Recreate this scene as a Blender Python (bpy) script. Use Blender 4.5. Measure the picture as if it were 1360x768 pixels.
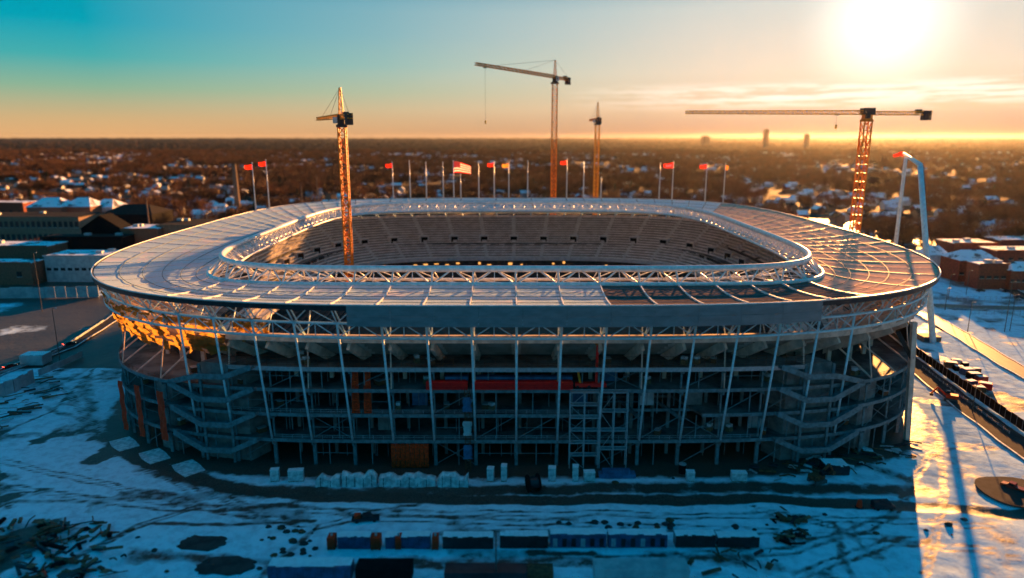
import bpy, math, random
import numpy as np
from mathutils import Vector, Matrix
R = math.radians
random.seed(7)
rng = np.random.default_rng(7)
for o in list(bpy.data.objects): bpy.data.objects.remove(o)
SC = bpy.context.scene
COL = SC.collection

# ------------------------------------------------------------------ camera
F_PX, H = 907.0, 91.0
TH = math.atan(202 / F_PX)
cd = bpy.data.cameras.new('camera')
cd.sensor_width = 36; cd.lens = 36 * F_PX / 1360
cd.clip_start = 1; cd.clip_end = 80000
cd.dof.use_dof = True; cd.dof.focus_distance = 238; cd.dof.aperture_fstop = 0.021
cam = bpy.data.objects.new('camera', cd); COL.objects.link(cam)
cam.location = (0, 0, H); cam.rotation_euler = (math.pi / 2 - TH, 0, 0)
SC.camera = cam

# ------------------------------------------------------------------ light
SUN_AZ, SUN_EL = R(27.3), R(7.9)          # azimuth from +Y towards +X
SD = Vector((math.sin(SUN_AZ) * math.cos(SUN_EL), math.cos(SUN_AZ) * math.cos(SUN_EL), math.sin(SUN_EL)))
ld = bpy.data.lights.new('sun', 'SUN'); ld.energy = 5.0; ld.angle = R(0.6); ld.color = (1.0, 0.41, 0.11)
sun = bpy.data.objects.new('sun', ld); COL.objects.link(sun)
sun.rotation_euler = SD.to_track_quat('Z', 'Y').to_euler()
sun.location = (300, 600, 300)
SC.view_settings.view_transform = 'Standard'
try: SC.view_settings.look = 'None'
except Exception: pass
SC.view_settings.gamma = 1; SC.view_settings.use_curve_mapping = False
SC.view_settings.exposure = 2.0
EXPK = 0.25

w = bpy.data.worlds.new('World'); SC.world = w; w.use_nodes = True
nt = w.node_tree; nt.nodes.clear()
def N(tree, kind, **kw):
    n = tree.nodes.new(kind)
    for k, v in kw.items():
        if k.startswith('in_'):
            key = k[3:]
            n.inputs[int(key) if key.isdigit() else key].default_value = v
        else: setattr(n, k, v)
    return n
def L(tree, a, b): tree.links.new(a, b)
def ramp(tree, fac, stops, interp='EASE'):
    n = tree.nodes.new('ShaderNodeValToRGB'); cr = n.color_ramp; cr.interpolation = interp
    while len(cr.elements) < len(stops): cr.elements.new(0.5)
    for e, (p, c) in zip(cr.elements, stops):
        e.position = p; e.color = (*c, 1) if len(c) == 3 else c
    if fac is not None: tree.links.new(fac, n.inputs[0])
    return n
def math_(tree, op, a, b=None, clamp=False):
    n = tree.nodes.new('ShaderNodeMath'); n.operation = op; n.use_clamp = clamp
    for i, v in enumerate((a, b)):
        if v is None: continue
        if isinstance(v, (int, float)): n.inputs[i].default_value = v
        else: tree.links.new(v, n.inputs[i])
    return n.outputs[0]
def mixc(tree, fac, a, b, mode='MIX'):
    n = tree.nodes.new('ShaderNodeMix'); n.data_type = 'RGBA'; n.blend_type = mode
    for i, v in ((0, fac), (6, a), (7, b)):
        if isinstance(v, (int, float)): n.inputs[i].default_value = v
        elif isinstance(v, tuple): n.inputs[i].default_value = (*v, 1)
        else: tree.links.new(v, n.inputs[i])
    return n.outputs[2]
tc = N(nt, 'ShaderNodeTexCoord')
nrm = N(nt, 'ShaderNodeVectorMath', operation='NORMALIZE'); L(nt, tc.outputs['Generated'], nrm.inputs[0])
sep = N(nt, 'ShaderNodeSeparateXYZ'); L(nt, nrm.outputs[0], sep.inputs[0])
elev = math_(nt, 'MULTIPLY', sep.outputs[2], 2.0, True)      # sin(elev)*2 : 30 deg -> 1
# cool side of the sky, by height
cool = ramp(nt, elev, [(0.0, (0.80, 0.42, 0.17)), (0.045, (0.66, 0.44, 0.21)), (0.12, (0.27, 0.46, 0.31)), (0.19, (0.06, 0.42, 0.42)),
                       (0.27, (0.0, 0.36, 0.47)), (0.50, (0.0, 0.26, 0.44)), (0.75, (0.0, 0.22, 0.42)), (1.0, (0.0, 0.20, 0.42))], 'LINEAR')
warm = ramp(nt, elev, [(0.0, (0.28, 0.15, 0.13)), (0.028, (0.60, 0.36, 0.25)), (0.075, (0.95, 0.62, 0.40)), (0.17, (0.98, 0.76, 0.57)), (0.33, (0.74, 0.72, 0.64)),
                       (0.45, (0.16, 0.34, 0.44)), (0.65, (0.0, 0.23, 0.42)), (1.0, (0.0, 0.20, 0.42))], 'LINEAR')
dv = N(nt, 'ShaderNodeVectorMath', operation='DOT_PRODUCT'); L(nt, nrm.outputs[0], dv.inputs[0]); dv.inputs[1].default_value = SD
ang = math_(nt, 'ARCCOSINE', dv.outputs['Value'])            # radians from the sun
wf = ramp(nt, math_(nt, 'MULTIPLY', ang, 1.0, True), [(0.0, (1, 1, 1)), (0.2, (0.92,) * 3), (0.4, (0.62,) * 3), (0.65, (0.30,) * 3), (1.0, (0,) * 3)], 'LINEAR')
base = mixc(nt, wf.outputs[0], cool.outputs[0], warm.outputs[0])
# unseen sky behind the camera: teal, low band reddened to light orange surfaces
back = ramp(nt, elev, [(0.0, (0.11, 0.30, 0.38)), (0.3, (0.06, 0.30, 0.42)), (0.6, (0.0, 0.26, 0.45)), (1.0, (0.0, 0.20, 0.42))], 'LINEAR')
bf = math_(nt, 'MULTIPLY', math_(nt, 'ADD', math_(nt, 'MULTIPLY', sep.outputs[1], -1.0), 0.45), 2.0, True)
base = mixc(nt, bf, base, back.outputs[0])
# the overexposed sun and its aureole
glow = math_(nt, 'POWER', math_(nt, 'SUBTRACT', 1.0, math_(nt, 'MULTIPLY', ang, 3.2, True)), 4.0)
core = math_(nt, 'POWER', math_(nt, 'SUBTRACT', 1.0, math_(nt, 'MULTIPLY', ang, 9.0, True)), 1.8)
gl = math_(nt, 'ADD', math_(nt, 'MULTIPLY', glow, 0.15), math_(nt, 'MULTIPLY', core, 1.0))
gc = mixc(nt, 1.0, (1.0, 0.92, 0.80), gl, 'MULTIPLY')
base = mixc(nt, 1.0, base, gc, 'ADD')
# a thin bank of cloud low beside the sun
mp = N(nt, 'ShaderNodeMapping'); mp.inputs['Scale'].default_value = (5, 5, 70); L(nt, nrm.outputs[0], mp.inputs[0])
cn = N(nt, 'ShaderNodeTexNoise', in_Scale=2.2, in_Detail=6.0, in_Roughness=0.6); L(nt, mp.outputs[0], cn.inputs['Vector'])
band = ramp(nt, sep.outputs[2], [(0.030, (0, 0, 0)), (0.052, (1, 1, 1)), (0.060, (1, 1, 1)), (0.074, (0, 0, 0))], 'EASE')
azr = math_(nt, 'SUBTRACT', 1.0, math_(nt, 'MULTIPLY', ang, 2.4, True))
cm = ramp(nt, cn.outputs[0], [(0.42, (0, 0, 0)), (0.56, (1, 1, 1))])
cf = math_(nt, 'MULTIPLY', math_(nt, 'MULTIPLY', band.outputs[0], cm.outputs[0]), math_(nt, 'MULTIPLY', azr, 1.5, True))
base = mixc(nt, math_(nt, 'MULTIPLY', cf, 0.85), base, (1.35, 1.15, 0.95))
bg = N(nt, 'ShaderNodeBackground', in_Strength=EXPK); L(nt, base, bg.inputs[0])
sky = N(nt, 'ShaderNodeTexSky', sky_type='NISHITA', sun_disc=False, sun_elevation=SUN_EL, sun_rotation=SUN_AZ)
bg2 = N(nt, 'ShaderNodeBackground', in_Strength=0.00004); L(nt, sky.outputs[0], bg2.inputs[0])
ad = N(nt, 'ShaderNodeAddShader'); L(nt, bg.outputs[0], ad.inputs[0]); L(nt, bg2.outputs[0], ad.inputs[1])
wo = N(nt, 'ShaderNodeOutputWorld'); L(nt, ad.outputs[0], wo.inputs[0])

SC.cycles.use_denoising = True
SC.cycles.max_bounces = 6; SC.cycles.diffuse_bounces = 3; SC.cycles.glossy_bounces = 2
SC.cycles.transmission_bounces = 2; SC.cycles.volume_bounces = 0; SC.cycles.transparent_max_bounces = 6
SC.cycles.sample_clamp_indirect = 4

# ------------------------------------------------------------------ placing
ct, st = math.cos(TH), math.sin(TH)
def ray(px, py):
    a = (px - 680) / F_PX; b = (py - 384) / F_PX
    return Vector((a, ct - b * st, -(st + b * ct)))
def G(px, py, z=0.0):
    d = ray(px, py); t = (z - H) / d.z
    return Vector((d.x * t, d.y * t, z))
def Yp(px, py, y):
    d = ray(px, py); t = y / d.y
    return Vector((d.x * t, y, H + d.z * t))
def proj(x, y, z):
    u = H - z; dd = y * ct + u * st; dn = u * ct - y * st
    return 680 + F_PX * x / dd, 384 + F_PX * dn / dd

# ------------------------------------------------------------------ materials
def mat(name, c1, c2=None, rough=0.7, metal=0.0, scale=0.5, bump=0.0, spec=0.3, emit=None, estr=0.0, stretch=None, rnd=0.0, coords='Object', lo=0.4, hi=0.6):
    m = bpy.data.materials.new(name); m.use_nodes = True; t = m.node_tree
    b = t.nodes['Principled BSDF']
    b.inputs['Roughness'].default_value = rough; b.inputs['Metallic'].default_value = metal
    b.inputs['Specular IOR Level'].default_value = spec
    c2 = c2 or tuple(x * 0.7 for x in c1)
    tcn = N(t, 'ShaderNodeTexCoord')
    if coords == 'World':
        g = N(t, 'ShaderNodeNewGeometry'); src = g.outputs['Position']
    else: src = tcn.outputs[coords]
    if stretch:
        mpn = N(t, 'ShaderNodeMapping'); mpn.inputs['Scale'].default_value = stretch; L(t, src, mpn.inputs[0]); src = mpn.outputs[0]
    nz = N(t, 'ShaderNodeTexNoise', in_Scale=scale, in_Detail=5.0, in_Roughness=0.6); L(t, src, nz.inputs['Vector'])
    rp = ramp(t, nz.outputs[0], [(lo, c2), (hi, c1)], 'LINEAR'); col = rp.outputs[0]
    if rnd:
        oi = N(t, 'ShaderNodeObjectInfo')
        hs = N(t, 'ShaderNodeHueSaturation'); L(t, col, hs.inputs['Color'])
        L(t, math_(t, 'ADD', math_(t, 'MULTIPLY', oi.outputs['Random'], rnd), 1 - rnd / 2), hs.inputs['Value'])
        col = hs.outputs[0]
    L(t, col, b.inputs['Base Color'])
    if bump:
        bp = N(t, 'ShaderNodeBump', in_Strength=bump, in_Distance=0.3); L(t, nz.outputs[0], bp.inputs['Height']); L(t, bp.outputs[0], b.inputs['Normal'])
    if emit:
        b.inputs['Emission Color'].default_value = (*emit, 1); b.inputs['Emission Strength'].default_value = estr
    return m
M = {}
M['steel'] = mat('painted_steel', (0.56, 0.78, 0.84), (0.44, 0.62, 0.68), 0.38, 0.0, 0.8)
M['galv'] = mat('galvanised_steel', (0.42, 0.47, 0.49), (0.30, 0.34, 0.36), 0.4, 0.3, 1.2)
M['truss'] = mat('white_truss_paint', (0.80, 0.80, 0.78), (0.62, 0.62, 0.60), 0.35, 0.0, 0.6)
M['dark'] = mat('dark_edge_metal', (0.035, 0.04, 0.045), None, 0.5, 0.2, 1)
M['fascia'] = mat('grey_fascia_panel', (0.25, 0.25, 0.26), (0.20, 0.20, 0.21), 0.42, 0.0, 0.25, stretch=(1, 1, 3))
M['conc'] = mat('raw_concrete', (0.22, 0.22, 0.21), (0.13, 0.13, 0.125), 0.85, 0, 0.35, bump=0.2)
M['slab'] = mat('concrete_floor', (0.17, 0.17, 0.165), (0.045, 0.045, 0.045), 0.7, 0, 0.12)
M['post'] = mat('dull_post_steel', (0.15, 0.23, 0.25), (0.09, 0.14, 0.15), 0.6, 0, .8)
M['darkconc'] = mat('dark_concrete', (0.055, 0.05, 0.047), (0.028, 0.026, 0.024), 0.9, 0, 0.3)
M['raker'] = mat('brown_precast_concrete', (0.78, 0.58, 0.47), (0.52, 0.38, 0.31), 0.8, 0, 0.4)
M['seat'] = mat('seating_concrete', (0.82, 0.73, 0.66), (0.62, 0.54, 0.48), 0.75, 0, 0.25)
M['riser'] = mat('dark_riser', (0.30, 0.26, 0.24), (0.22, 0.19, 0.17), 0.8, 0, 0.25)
M['aisle'] = mat('aisle_concrete', (0.50, 0.46, 0.43), (0.38, 0.35, 0.33), 0.75, 0, 0.5)
M['orange'] = mat('orange_sheet', (0.95, 0.04, 0.004), (0.80, 0.03, 0.003), 0.6, 0, 0.9)
M['orangebox'] = mat('orange_formwork', (0.95, 0.055, 0.004), (0.45, 0.022, 0.003), 0.7, 0, 1.6)
M['red'] = mat('red_painted_steel', (0.98, 0.016, 0.012), (0.85, 0.012, 0.01), 0.5, 0, 0.8)
M['blue'] = mat('blue_container', (0.03, 0.10, 0.22), (0.02, 0.05, 0.10), 0.5, 0, 0.5)
M['bluetarp'] = mat('blue_tarpaulin', (0.03, 0.16, 0.30), (0.02, 0.09, 0.18), 0.6, 0, 0.5)
M['tealfence'] = mat('pale_hoarding', (0.42, 0.47, 0.48), (0.28, 0.33, 0.35), 0.6, 0, 0.3)
M['black'] = mat('black_cladding', (0.012, 0.012, 0.013), (0.008, 0.008, 0.009), 0.9, 0, 0.5, spec=0.05)
M['brick'] = mat('brick', (0.26, 0.12, 0.07), (0.15, 0.07, 0.045), 0.85, 0, 1.1)
M['redbrick'] = mat('red_brick', (0.30, 0.06, 0.03), (0.17, 0.035, 0.02), 0.85, 0, 0.8)
M['tan'] = mat('tan_render', (0.27, 0.17, 0.11), (0.18, 0.115, 0.075), 0.85, 0, 0.6)
M['white'] = mat('pale_siding', (0.62, 0.62, 0.6), (0.45, 0.45, 0.44), 0.7, 0, 0.6)
M['glass'] = mat('dark_window', (0.02, 0.025, 0.03), (0.015, 0.02, 0.02), 0.12, 0, 1)
M['roofsnow'] = mat('snowy_roof', (0.78, 0.82, 0.86), (0.10, 0.09, 0.085), 0.8, 0, 0.12, lo=0.40, hi=0.46)
M['roofdark'] = mat('dark_shingle', (0.035, 0.03, 0.027), (0.02, 0.018, 0.016), 0.9, 0, 0.6, spec=0.05)
M['craneY'] = mat('weathered_yellow_crane_paint', (0.90, 0.38, 0.014), (0.60, 0.24, 0.01), 0.5, 0, 0.7)
M['craneO'] = mat('orange_crane_paint', (0.86, 0.25, 0.010), (0.56, 0.15, 0.008), 0.5, 0, 0.7)
M['ballast'] = mat('dark_ballast', (0.07, 0.055, 0.05), None, 0.8)
M['cable'] = mat('cable', (0.10, 0.09, 0.08), None, 0.5)
M['pole'] = mat('white_pole', (0.75, 0.72, 0.70), (0.6, 0.58, 0.56), 0.35)
M['wood'] = mat('weathered_timber', (0.22, 0.12, 0.06), (0.09, 0.055, 0.035), 0.85, 0, 1.0, rnd=0.9)
M['rust'] = mat('rusty_steel', (0.20, 0.08, 0.035), (0.08, 0.035, 0.02), 0.7, 0.2, 1.5)
M['pallet'] = mat('pallet_wood', (0.30, 0.19, 0.10), (0.16, 0.10, 0.05), 0.85, 0, 2)
M['tyre'] = mat('rubber', (0.02, 0.02, 0.02), None, 0.9)
M['carred'] = mat('red_car_paint', (0.35, 0.03, 0.02), None, 0.25)
M['carwhite'] = mat('white_car_paint', (0.6, 0.62, 0.63), None, 0.25)
M['cardark'] = mat('dark_car_paint', (0.03, 0.035, 0.04), None, 0.25)
M['tail'] = mat('lit_tail_light', (0.6, 0.02, 0.01), None, 0.3, emit=(1, 0.06, 0.02), estr=6.0)
M['head'] = mat('lit_head_light', (0.9, 0.9, 0.8), None, 0.3, emit=(1, 0.8, 0.5), estr=1.2)
M['lamp'] = mat('warm_lit_window', (0.7, 0.4, 0.15), None, 0.5, emit=(1.0, 0.42, 0.09), estr=0.35)
M['snow'] = mat('snow', (0.80, 0.83, 0.86), (0.70, 0.73, 0.76), 0.6, 0, 0.8, bump=0.3)
M['wrap'] = mat('snowy_white_wrap', (0.66, 0.70, 0.72), (0.36, 0.40, 0.42), 0.6, 0, 0.8, bump=0.4)
M['bark'] = mat('bark', (0.13, 0.075, 0.045), (0.07, 0.04, 0.025), 0.9, 0, 1)
M['twig'] = mat('bare_winter_twigs', (0.20, 0.080, 0.030), (0.10, 0.042, 0.018), 0.8, 0, 0.15, spec=0.2, rnd=0.9)
M['evergreen'] = mat('dark_evergreen', (0.035, 0.04, 0.015), (0.02, 0.022, 0.01), 0.8, 0, 0.3, spec=0.2, rnd=0.6)
M['gold'] = mat('golden_tank', (0.95, 0.62, 0.2), (0.85, 0.5, 0.15), 0.35, 1.0, 0.5)
M['tower'] = mat('far_tower', (0.12, 0.09, 0.08), None, 0.8)
M['pitch'] = mat('bare_pitch', (0.06, 0.05, 0.035), (0.03, 0.028, 0.02), 0.9, 0, 0.1)
M['track'] = mat('machine_grey', (0.10, 0.10, 0.10), None, 0.7)

def roofmat(name, c1, c2, sn, sp=.12, trn=0):
    """membrane roofing: fabric with drifted snow lying in streaks"""
    m = bpy.data.materials.new(name); m.use_nodes = True; t = m.node_tree; b = t.nodes['Principled BSDF']
    g = N(t, 'ShaderNodeNewGeometry')
    n1 = N(t, 'ShaderNodeTexNoise', in_Scale=0.06, in_Detail=6.0, in_Roughness=0.62); L(t, g.outputs['Position'], n1.inputs['Vector'])
    n2 = N(t, 'ShaderNodeTexNoise', in_Scale=0.9, in_Detail=4.0); L(t, g.outputs['Position'], n2.inputs['Vector'])
    base = ramp(t, n2.outputs[0], [(0.35, c2), (0.65, c1)], 'LINEAR')
    sm = ramp(t, n1.outputs[0], [(sn, (0, 0, 0)), (sn + 0.05, (1, 1, 1))], 'LINEAR')
    col = mixc(t, sm.outputs[0], base.outputs[0], (0.74, 0.77, 0.80))
    L(t, col, b.inputs['Base Color'])
    rr = ramp(t, sm.outputs[0], [(0, (0.55,) * 3), (1, (0.75,) * 3)]); L(t, rr.outputs[0], b.inputs['Roughness'])
    b.inputs['Specular IOR Level'].default_value = sp
    bp = N(t, 'ShaderNodeBump', in_Strength=0.25, in_Distance=0.15); L(t, n2.outputs[0], bp.inputs['Height']); L(t, bp.outputs[0], b.inputs['Normal'])
    if True:       # dry cloth, bare deck and snow: matt
        df = N(t, 'ShaderNodeBsdfDiffuse'); L(t, col, df.inputs[0]); L(t, bp.outputs[0], df.inputs['Normal']); L(t, df.outputs[0], t.nodes['Material Output'].inputs[0])
    if trn:      # fabric lets some daylight through
        tr = N(t, 'ShaderNodeBsdfTranslucent'); L(t, col, tr.inputs[0]); mx = N(t, 'ShaderNodeMixShader', in_Fac=trn); L(t, df.outputs[0], mx.inputs[1]); L(t, tr.outputs[0], mx.inputs[2]); L(t, mx.outputs[0], t.nodes['Material Output'].inputs[0])
    return m
M['roofW'] = roofmat('white_roof_membrane', (0.62, 0.80, 0.86), (0.52, 0.70, 0.76), 0.56, .12, .38)
M['roofT'] = roofmat('bare_brown_roof_deck', (0.50, 0.36, 0.27), (0.36, 0.26, 0.20), 0.70)

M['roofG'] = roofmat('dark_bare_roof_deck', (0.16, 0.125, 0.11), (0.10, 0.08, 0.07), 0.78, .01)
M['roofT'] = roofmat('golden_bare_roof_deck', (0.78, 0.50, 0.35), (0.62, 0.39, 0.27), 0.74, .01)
# crumpled golden tarpaulin: lets sunlight through
def tarpmat():
    m = bpy.data.materials.new('golden_tarpaulin'); m.use_nodes = True; t = m.node_tree; t.nodes.clear()
    tcn = N(t, 'ShaderNodeTexCoord')
    v = N(t, 'ShaderNodeTexVoronoi', in_Scale=0.75); v.feature = 'SMOOTH_F1'; L(t, tcn.outputs['Object'], v.inputs['Vector'])
    bp = N(t, 'ShaderNodeBump', in_Strength=1.0, in_Distance=1.4); L(t, v.outputs['Distance'], bp.inputs['Height'])
    d = N(t, 'ShaderNodeBsdfDiffuse', in_Color=(0.45, 0.24, 0.07, 1)); tr = N(t, 'ShaderNodeBsdfTranslucent', in_Color=(0.46, 0.25, 0.05, 1))
    L(t, bp.outputs[0], d.inputs['Normal']); L(t, bp.outputs[0], tr.inputs['Normal'])
    mx = N(t, 'ShaderNodeMixShader', in_Fac=0.65); L(t, d.outputs[0], mx.inputs[1]); L(t, tr.outputs[0], mx.inputs[2])
    o = N(t, 'ShaderNodeOutputMaterial'); L(t, mx.outputs[0], o.inputs[0])
    return m
M['tarp'] = tarpmat()

# ------------------------------------------------------------------ mesh builder
class MB:
    def __init__(s): s.v = []; s.f = []
    def quad(s, a, b, c, d):
        n = len(s.v); s.v += [tuple(a), tuple(b), tuple(c), tuple(d)]; s.f.append((n, n + 1, n + 2, n + 3)); return s
    def tri(s, a, b, c):
        n = len(s.v); s.v += [tuple(a), tuple(b), tuple(c)]; s.f.append((n, n + 1, n + 2)); return s
    def frame(s, p, q, up=(0, 0, 1)):
        d = Vector(q) - Vector(p); d.normalize(); u = Vector(up)
        if abs(d.dot(u)) > 0.98: u = Vector((0, 1, 0))
        x = d.cross(u).normalized(); y = x.cross(d).normalized(); return x, y
    def bar(s, p, q, w_, h_=None, up=(0, 0, 1)):
        h_ = h_ or w_; p = Vector(p); q = Vector(q); x, y = s.frame(p, q, up); x = x * w_ / 2; y = y * h_ / 2; n = len(s.v)
        for c in (p, q):
            for a, b in ((-1, -1), (1, -1), (1, 1), (-1, 1)): s.v.append(tuple(c + x * a + y * b))
        s.f += [(n, n + 3, n + 2, n + 1), (n + 4, n + 5, n + 6, n + 7)] + [(n + i, n + (i + 1) % 4, n + 4 + (i + 1) % 4, n + 4 + i) for i in range(4)]
        return s
    def tube(s, pts, r, k=8, closed=False, cap=True):
        pts = [Vector(p) for p in pts]; m = len(pts); rings = []
        for i, p in enumerate(pts):
            if closed: d = pts[(i + 1) % m] - pts[i - 1]
            else: d = pts[min(i + 1, m - 1)] - pts[max(i - 1, 0)]
            x, y = s.frame((0, 0, 0), d); rr = r[i] if isinstance(r, (list, tuple)) else r; n = len(s.v); rings.append(n)
            for j in range(k):
                a = 2 * math.pi * j / k; s.v.append(tuple(p + x * rr * math.cos(a) + y * rr * math.sin(a)))
        for i in range(m if closed else m - 1):
            a, b = rings[i], rings[(i + 1) % m]
            for j in range(k): s.f.append((a + j, a + (j + 1) % k, b + (j + 1) % k, b + j))
        if cap and not closed:
            s.f.append(tuple(rings[0] + j for j in reversed(range(k)))); s.f.append(tuple(rings[-1] + j for j in range(k)))
        return s
    def box(s, x0, x1, y0, y1, z0, z1):
        n = len(s.v)
        for z in (z0, z1):
            for x, y in ((x0, y0), (x1, y0), (x1, y1), (x0, y1)): s.v.append((x, y, z))
        s.f += [(n, n + 3, n + 2, n + 1), (n + 4, n + 5, n + 6, n + 7)] + [(n + i, n + (i + 1) % 4, n + 4 + (i + 1) % 4, n + 4 + i) for i in range(4)]
        return s
    def prism(s, poly, z0, z1):
        n = len(s.v); k = len(poly)
        for z in (z0, z1):
            for x, y in poly: s.v.append((x, y, z))
        s.f += [tuple(n + i for i in reversed(range(k))), tuple(n + k + i for i in range(k))] + [(n + i, n + (i + 1) % k, n + k + (i + 1) % k, n + k + i) for i in range(k)]
        return s
    def sweep(s, A, B, z0, z1, zb0=None, zb1=None, closed=False):
        """a solid ribbon between plan curves A (outer) and B (inner)"""
        zb0 = z0 if zb0 is None else zb0; zb1 = z1 if zb1 is None else zb1
        n = len(s.v); m = len(A)
        for a, b in zip(A, B): s.v += [(a[0], a[1], z0), (a[0], a[1], z1), (b[0], b[1], zb1), (b[0], b[1], zb0)]
        for i in range(m if closed else m - 1):
            p = n + 4 * i; q = n + 4 * ((i + 1) % m)
            for j in range(4): s.f.append((p + j, q + j, q + (j + 1) % 4, p + (j + 1) % 4))
        if not closed: s.f += [(n, n + 1, n + 2, n + 3), (n + 4 * m - 1, n + 4 * m - 2, n + 4 * m - 3, n + 4 * m - 4)]
        return s
    def mesh(s, name, m=None, smooth=False):
        me = bpy.data.meshes.new(name); me.from_pydata(s.v, [], s.f)
        if m: me.materials.append(m)
        if smooth: me.polygons.foreach_set('use_smooth', [True] * len(me.polygons))
        me.update(); return me
    def build(s, name, m, parent=None, smooth=False, origin=None, label=None):
        if origin is not None:
            ov = Vector(origin); s.v = [tuple(Vector(p) - ov) for p in s.v]
        o = bpy.data.objects.new(name, s.mesh(name, m, smooth)); COL.objects.link(o)
        if origin is not None: o.location = origin
        if parent: o.parent = parent
        if label: o['label'] = label
        return o
def tag(o, label=None, cat=None, group=None, kind=None):
    if label: o['label'] = label
    if cat: o['category'] = cat
    if group: o['group'] = group
    if kind: o['kind'] = kind
    return o
def empty(name, loc, rz=0, label=None, cat=None, group=None):
    o = bpy.data.objects.new(name, None); COL.objects.link(o); o.location = loc; o.rotation_euler = (0, 0, rz); o.empty_display_size = 1
    return tag(o, label, cat, group)
def dup(root, loc, rz=None, label=None, group=None, sc=None):
    r = root.copy(); COL.objects.link(r); r.location = loc
    if rz is not None: r.rotation_euler = (0, 0, rz)
    if sc is not None: r.scale = sc
    if label: r['label'] = label
    if group: r['group'] = group
    for ch in list(root.children):
        c = ch.copy(); COL.objects.link(c); c.parent = r
        for g in list(ch.children):
            d = g.copy(); COL.objects.link(d); d.parent = c
    return r

# ------------------------------------------------------------------ stadium plan curves
CX, CY = 1.2, 322.7
class Curve:
    """superellipse sampled by arc length in four quarters: front centre -> right -> back -> left"""
    def __init__(s, a, b, nf, nb, cy=CY, cx=CX):
        s.q = []
        for qi, (n, sx, sy, rev) in enumerate(((nf, 1, -1, False), (nb, 1, 1, True), (nb, -1, 1, False), (nf, -1, -1, True))):
            u = np.linspace(0, math.pi / 2, 1500)
            x = sx * a * np.sin(u) ** (2 / n); y = sy * b * np.cos(u) ** (2 / n)
            if rev: x = x[::-1]; y = y[::-1]
            l = np.concatenate(([0], np.cumsum(np.hypot(np.diff(x), np.diff(y))))); l /= l[-1]
            s.q.append((l, x + cx, y + cy))
    def __call__(s, t, g=None):
        t = t % 4; q = int(t); f = t - q
        if g:
            if q % 2 == 0: f = g(f)
            else: f = 1 - g(1 - f)
        l, x, y = s.q[q]
        return (float(np.interp(f, l, x)), float(np.interp(f, l, y)))
gmap = lambda f: f * (1 + 0.5 * (1 - f) ** 1.2)
gmapb = lambda f: f * (1 + 0.25 * (1 - f) ** 1.2)
RIM = Curve(151, 155, 3.28, 3.72)
INN = Curve(108.5, 107.5, 7.2, 4.6, 316)
TOP = Curve(108, 111, 5.6, 3.8, 322)
FLO = Curve(138.5, 145, 4.6, 4.6)
FIN = Curve(117, 123, 4.2, 4.2)
TUB = Curve(149.5, 152, 3.3, 3.72)
BOUT = Curve(142, 145, 3.9, 3.9)
BIN = Curve(110, 113, 3.6, 3.6)
NB = 88
def S(i): return 4 * i / NB
def rim(i): return RIM(S(i))
def inn(i): return INN(S(i), gmap)
def top(i): return TOP(S(i), gmap)
ZR, ZI, ZT = 49.4, 45.9, 50.5
def prof(v):
    f = math.sin(v * math.pi / 2) ** .9
    return ZR + (ZI - ZR) * f
ZU, ZL = 43.6, 39.7
def v3(p, z): return Vector((p[0], p[1], z))

ST = empty('stadium', (CX, CY, 0), 0, 'oval concrete and white steel stadium under construction, filling the middle', 'stadium')
def part(mb, name, m, smooth=False, label=None, parent=None):
    par = parent or ST
    o = mb.build(name, m, None, smooth)
    me = o.data; off = (-CX, -CY, 0)
    me.transform(Matrix.Translation(off)); o.parent = par
    if label: o['label'] = label
    return o

# roof panels, one per bay, sagging between the ribs
for i in range(NB):
    mb = MB(); nu, nv = 7, 9; idx = []
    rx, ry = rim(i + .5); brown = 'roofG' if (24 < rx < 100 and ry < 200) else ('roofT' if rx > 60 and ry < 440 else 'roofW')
    for a in range(nu):
        for b in range(nv):
            u, v = a / (nu - 1), b / (nv - 1); t = i + 0.02 + u * 0.96
            o_, n_ = rim(t), inn(t)
            x = o_[0] + (n_[0] - o_[0]) * v; y = o_[1] + (n_[1] - o_[1]) * v
            z = prof(v) - 0.22 * math.sin(math.pi * u) * (0.5 + 0.5 * math.sin(math.pi * v)) - 0.1
            z += 0.06 * math.sin(math.pi * v * 3 + i) * math.sin(math.pi * u)
            mb.v.append((x, y, z))
    for a in range(nu - 1):
        for b in range(nv - 1):
            k = a * nv + b; mb.f.append((k, k + 1, k + nv + 1, k + nv))
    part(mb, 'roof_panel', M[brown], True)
    # rib
    mb = MB(); pts = []
    for b in range(9):
        v = b / 8; o_, n_ = rim(i), inn(i)
        pts.append((o_[0] + (n_[0] - o_[0]) * v, o_[1] + (n_[1] - o_[1]) * v, prof(v) + (0.12 if abs((i + 44) % 88 - 44) < 9 else 0.02)))
    fr_ = abs((i + 44) % 88 - 44) < 9
    if not fr_ and i % 2: continue
    for p, q in zip(pts, pts[1:]): mb.bar(p, q, 0.32, 0.45 if fr_ else 0.08)
    part(mb, 'roof_rib', M['truss'] if fr_ or i > 40 else M['post'])  # right-hand ribs dark: shadow lines put into their colour
# purlin hoops round the roof
for v, r_ in ((.17, .1), (0.34, .1), (.5, .1), (0.67, .1), (.84, .1)):
    pts = []
    for k in range(NB * 2):
        o_, n_ = rim(k / 2), inn(k / 2); pts.append((o_[0] + (n_[0] - o_[0]) * v, o_[1] + (n_[1] - o_[1]) * v, prof(v) + 0.08))
    part(MB().tube(pts, r_, 5, True), 'roof_hoop', M['post'], True)
loop = lambda c, z, n=NB * 3, g=None: [v3(c(4 * k / n, g), z) for k in range(n)]
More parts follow.
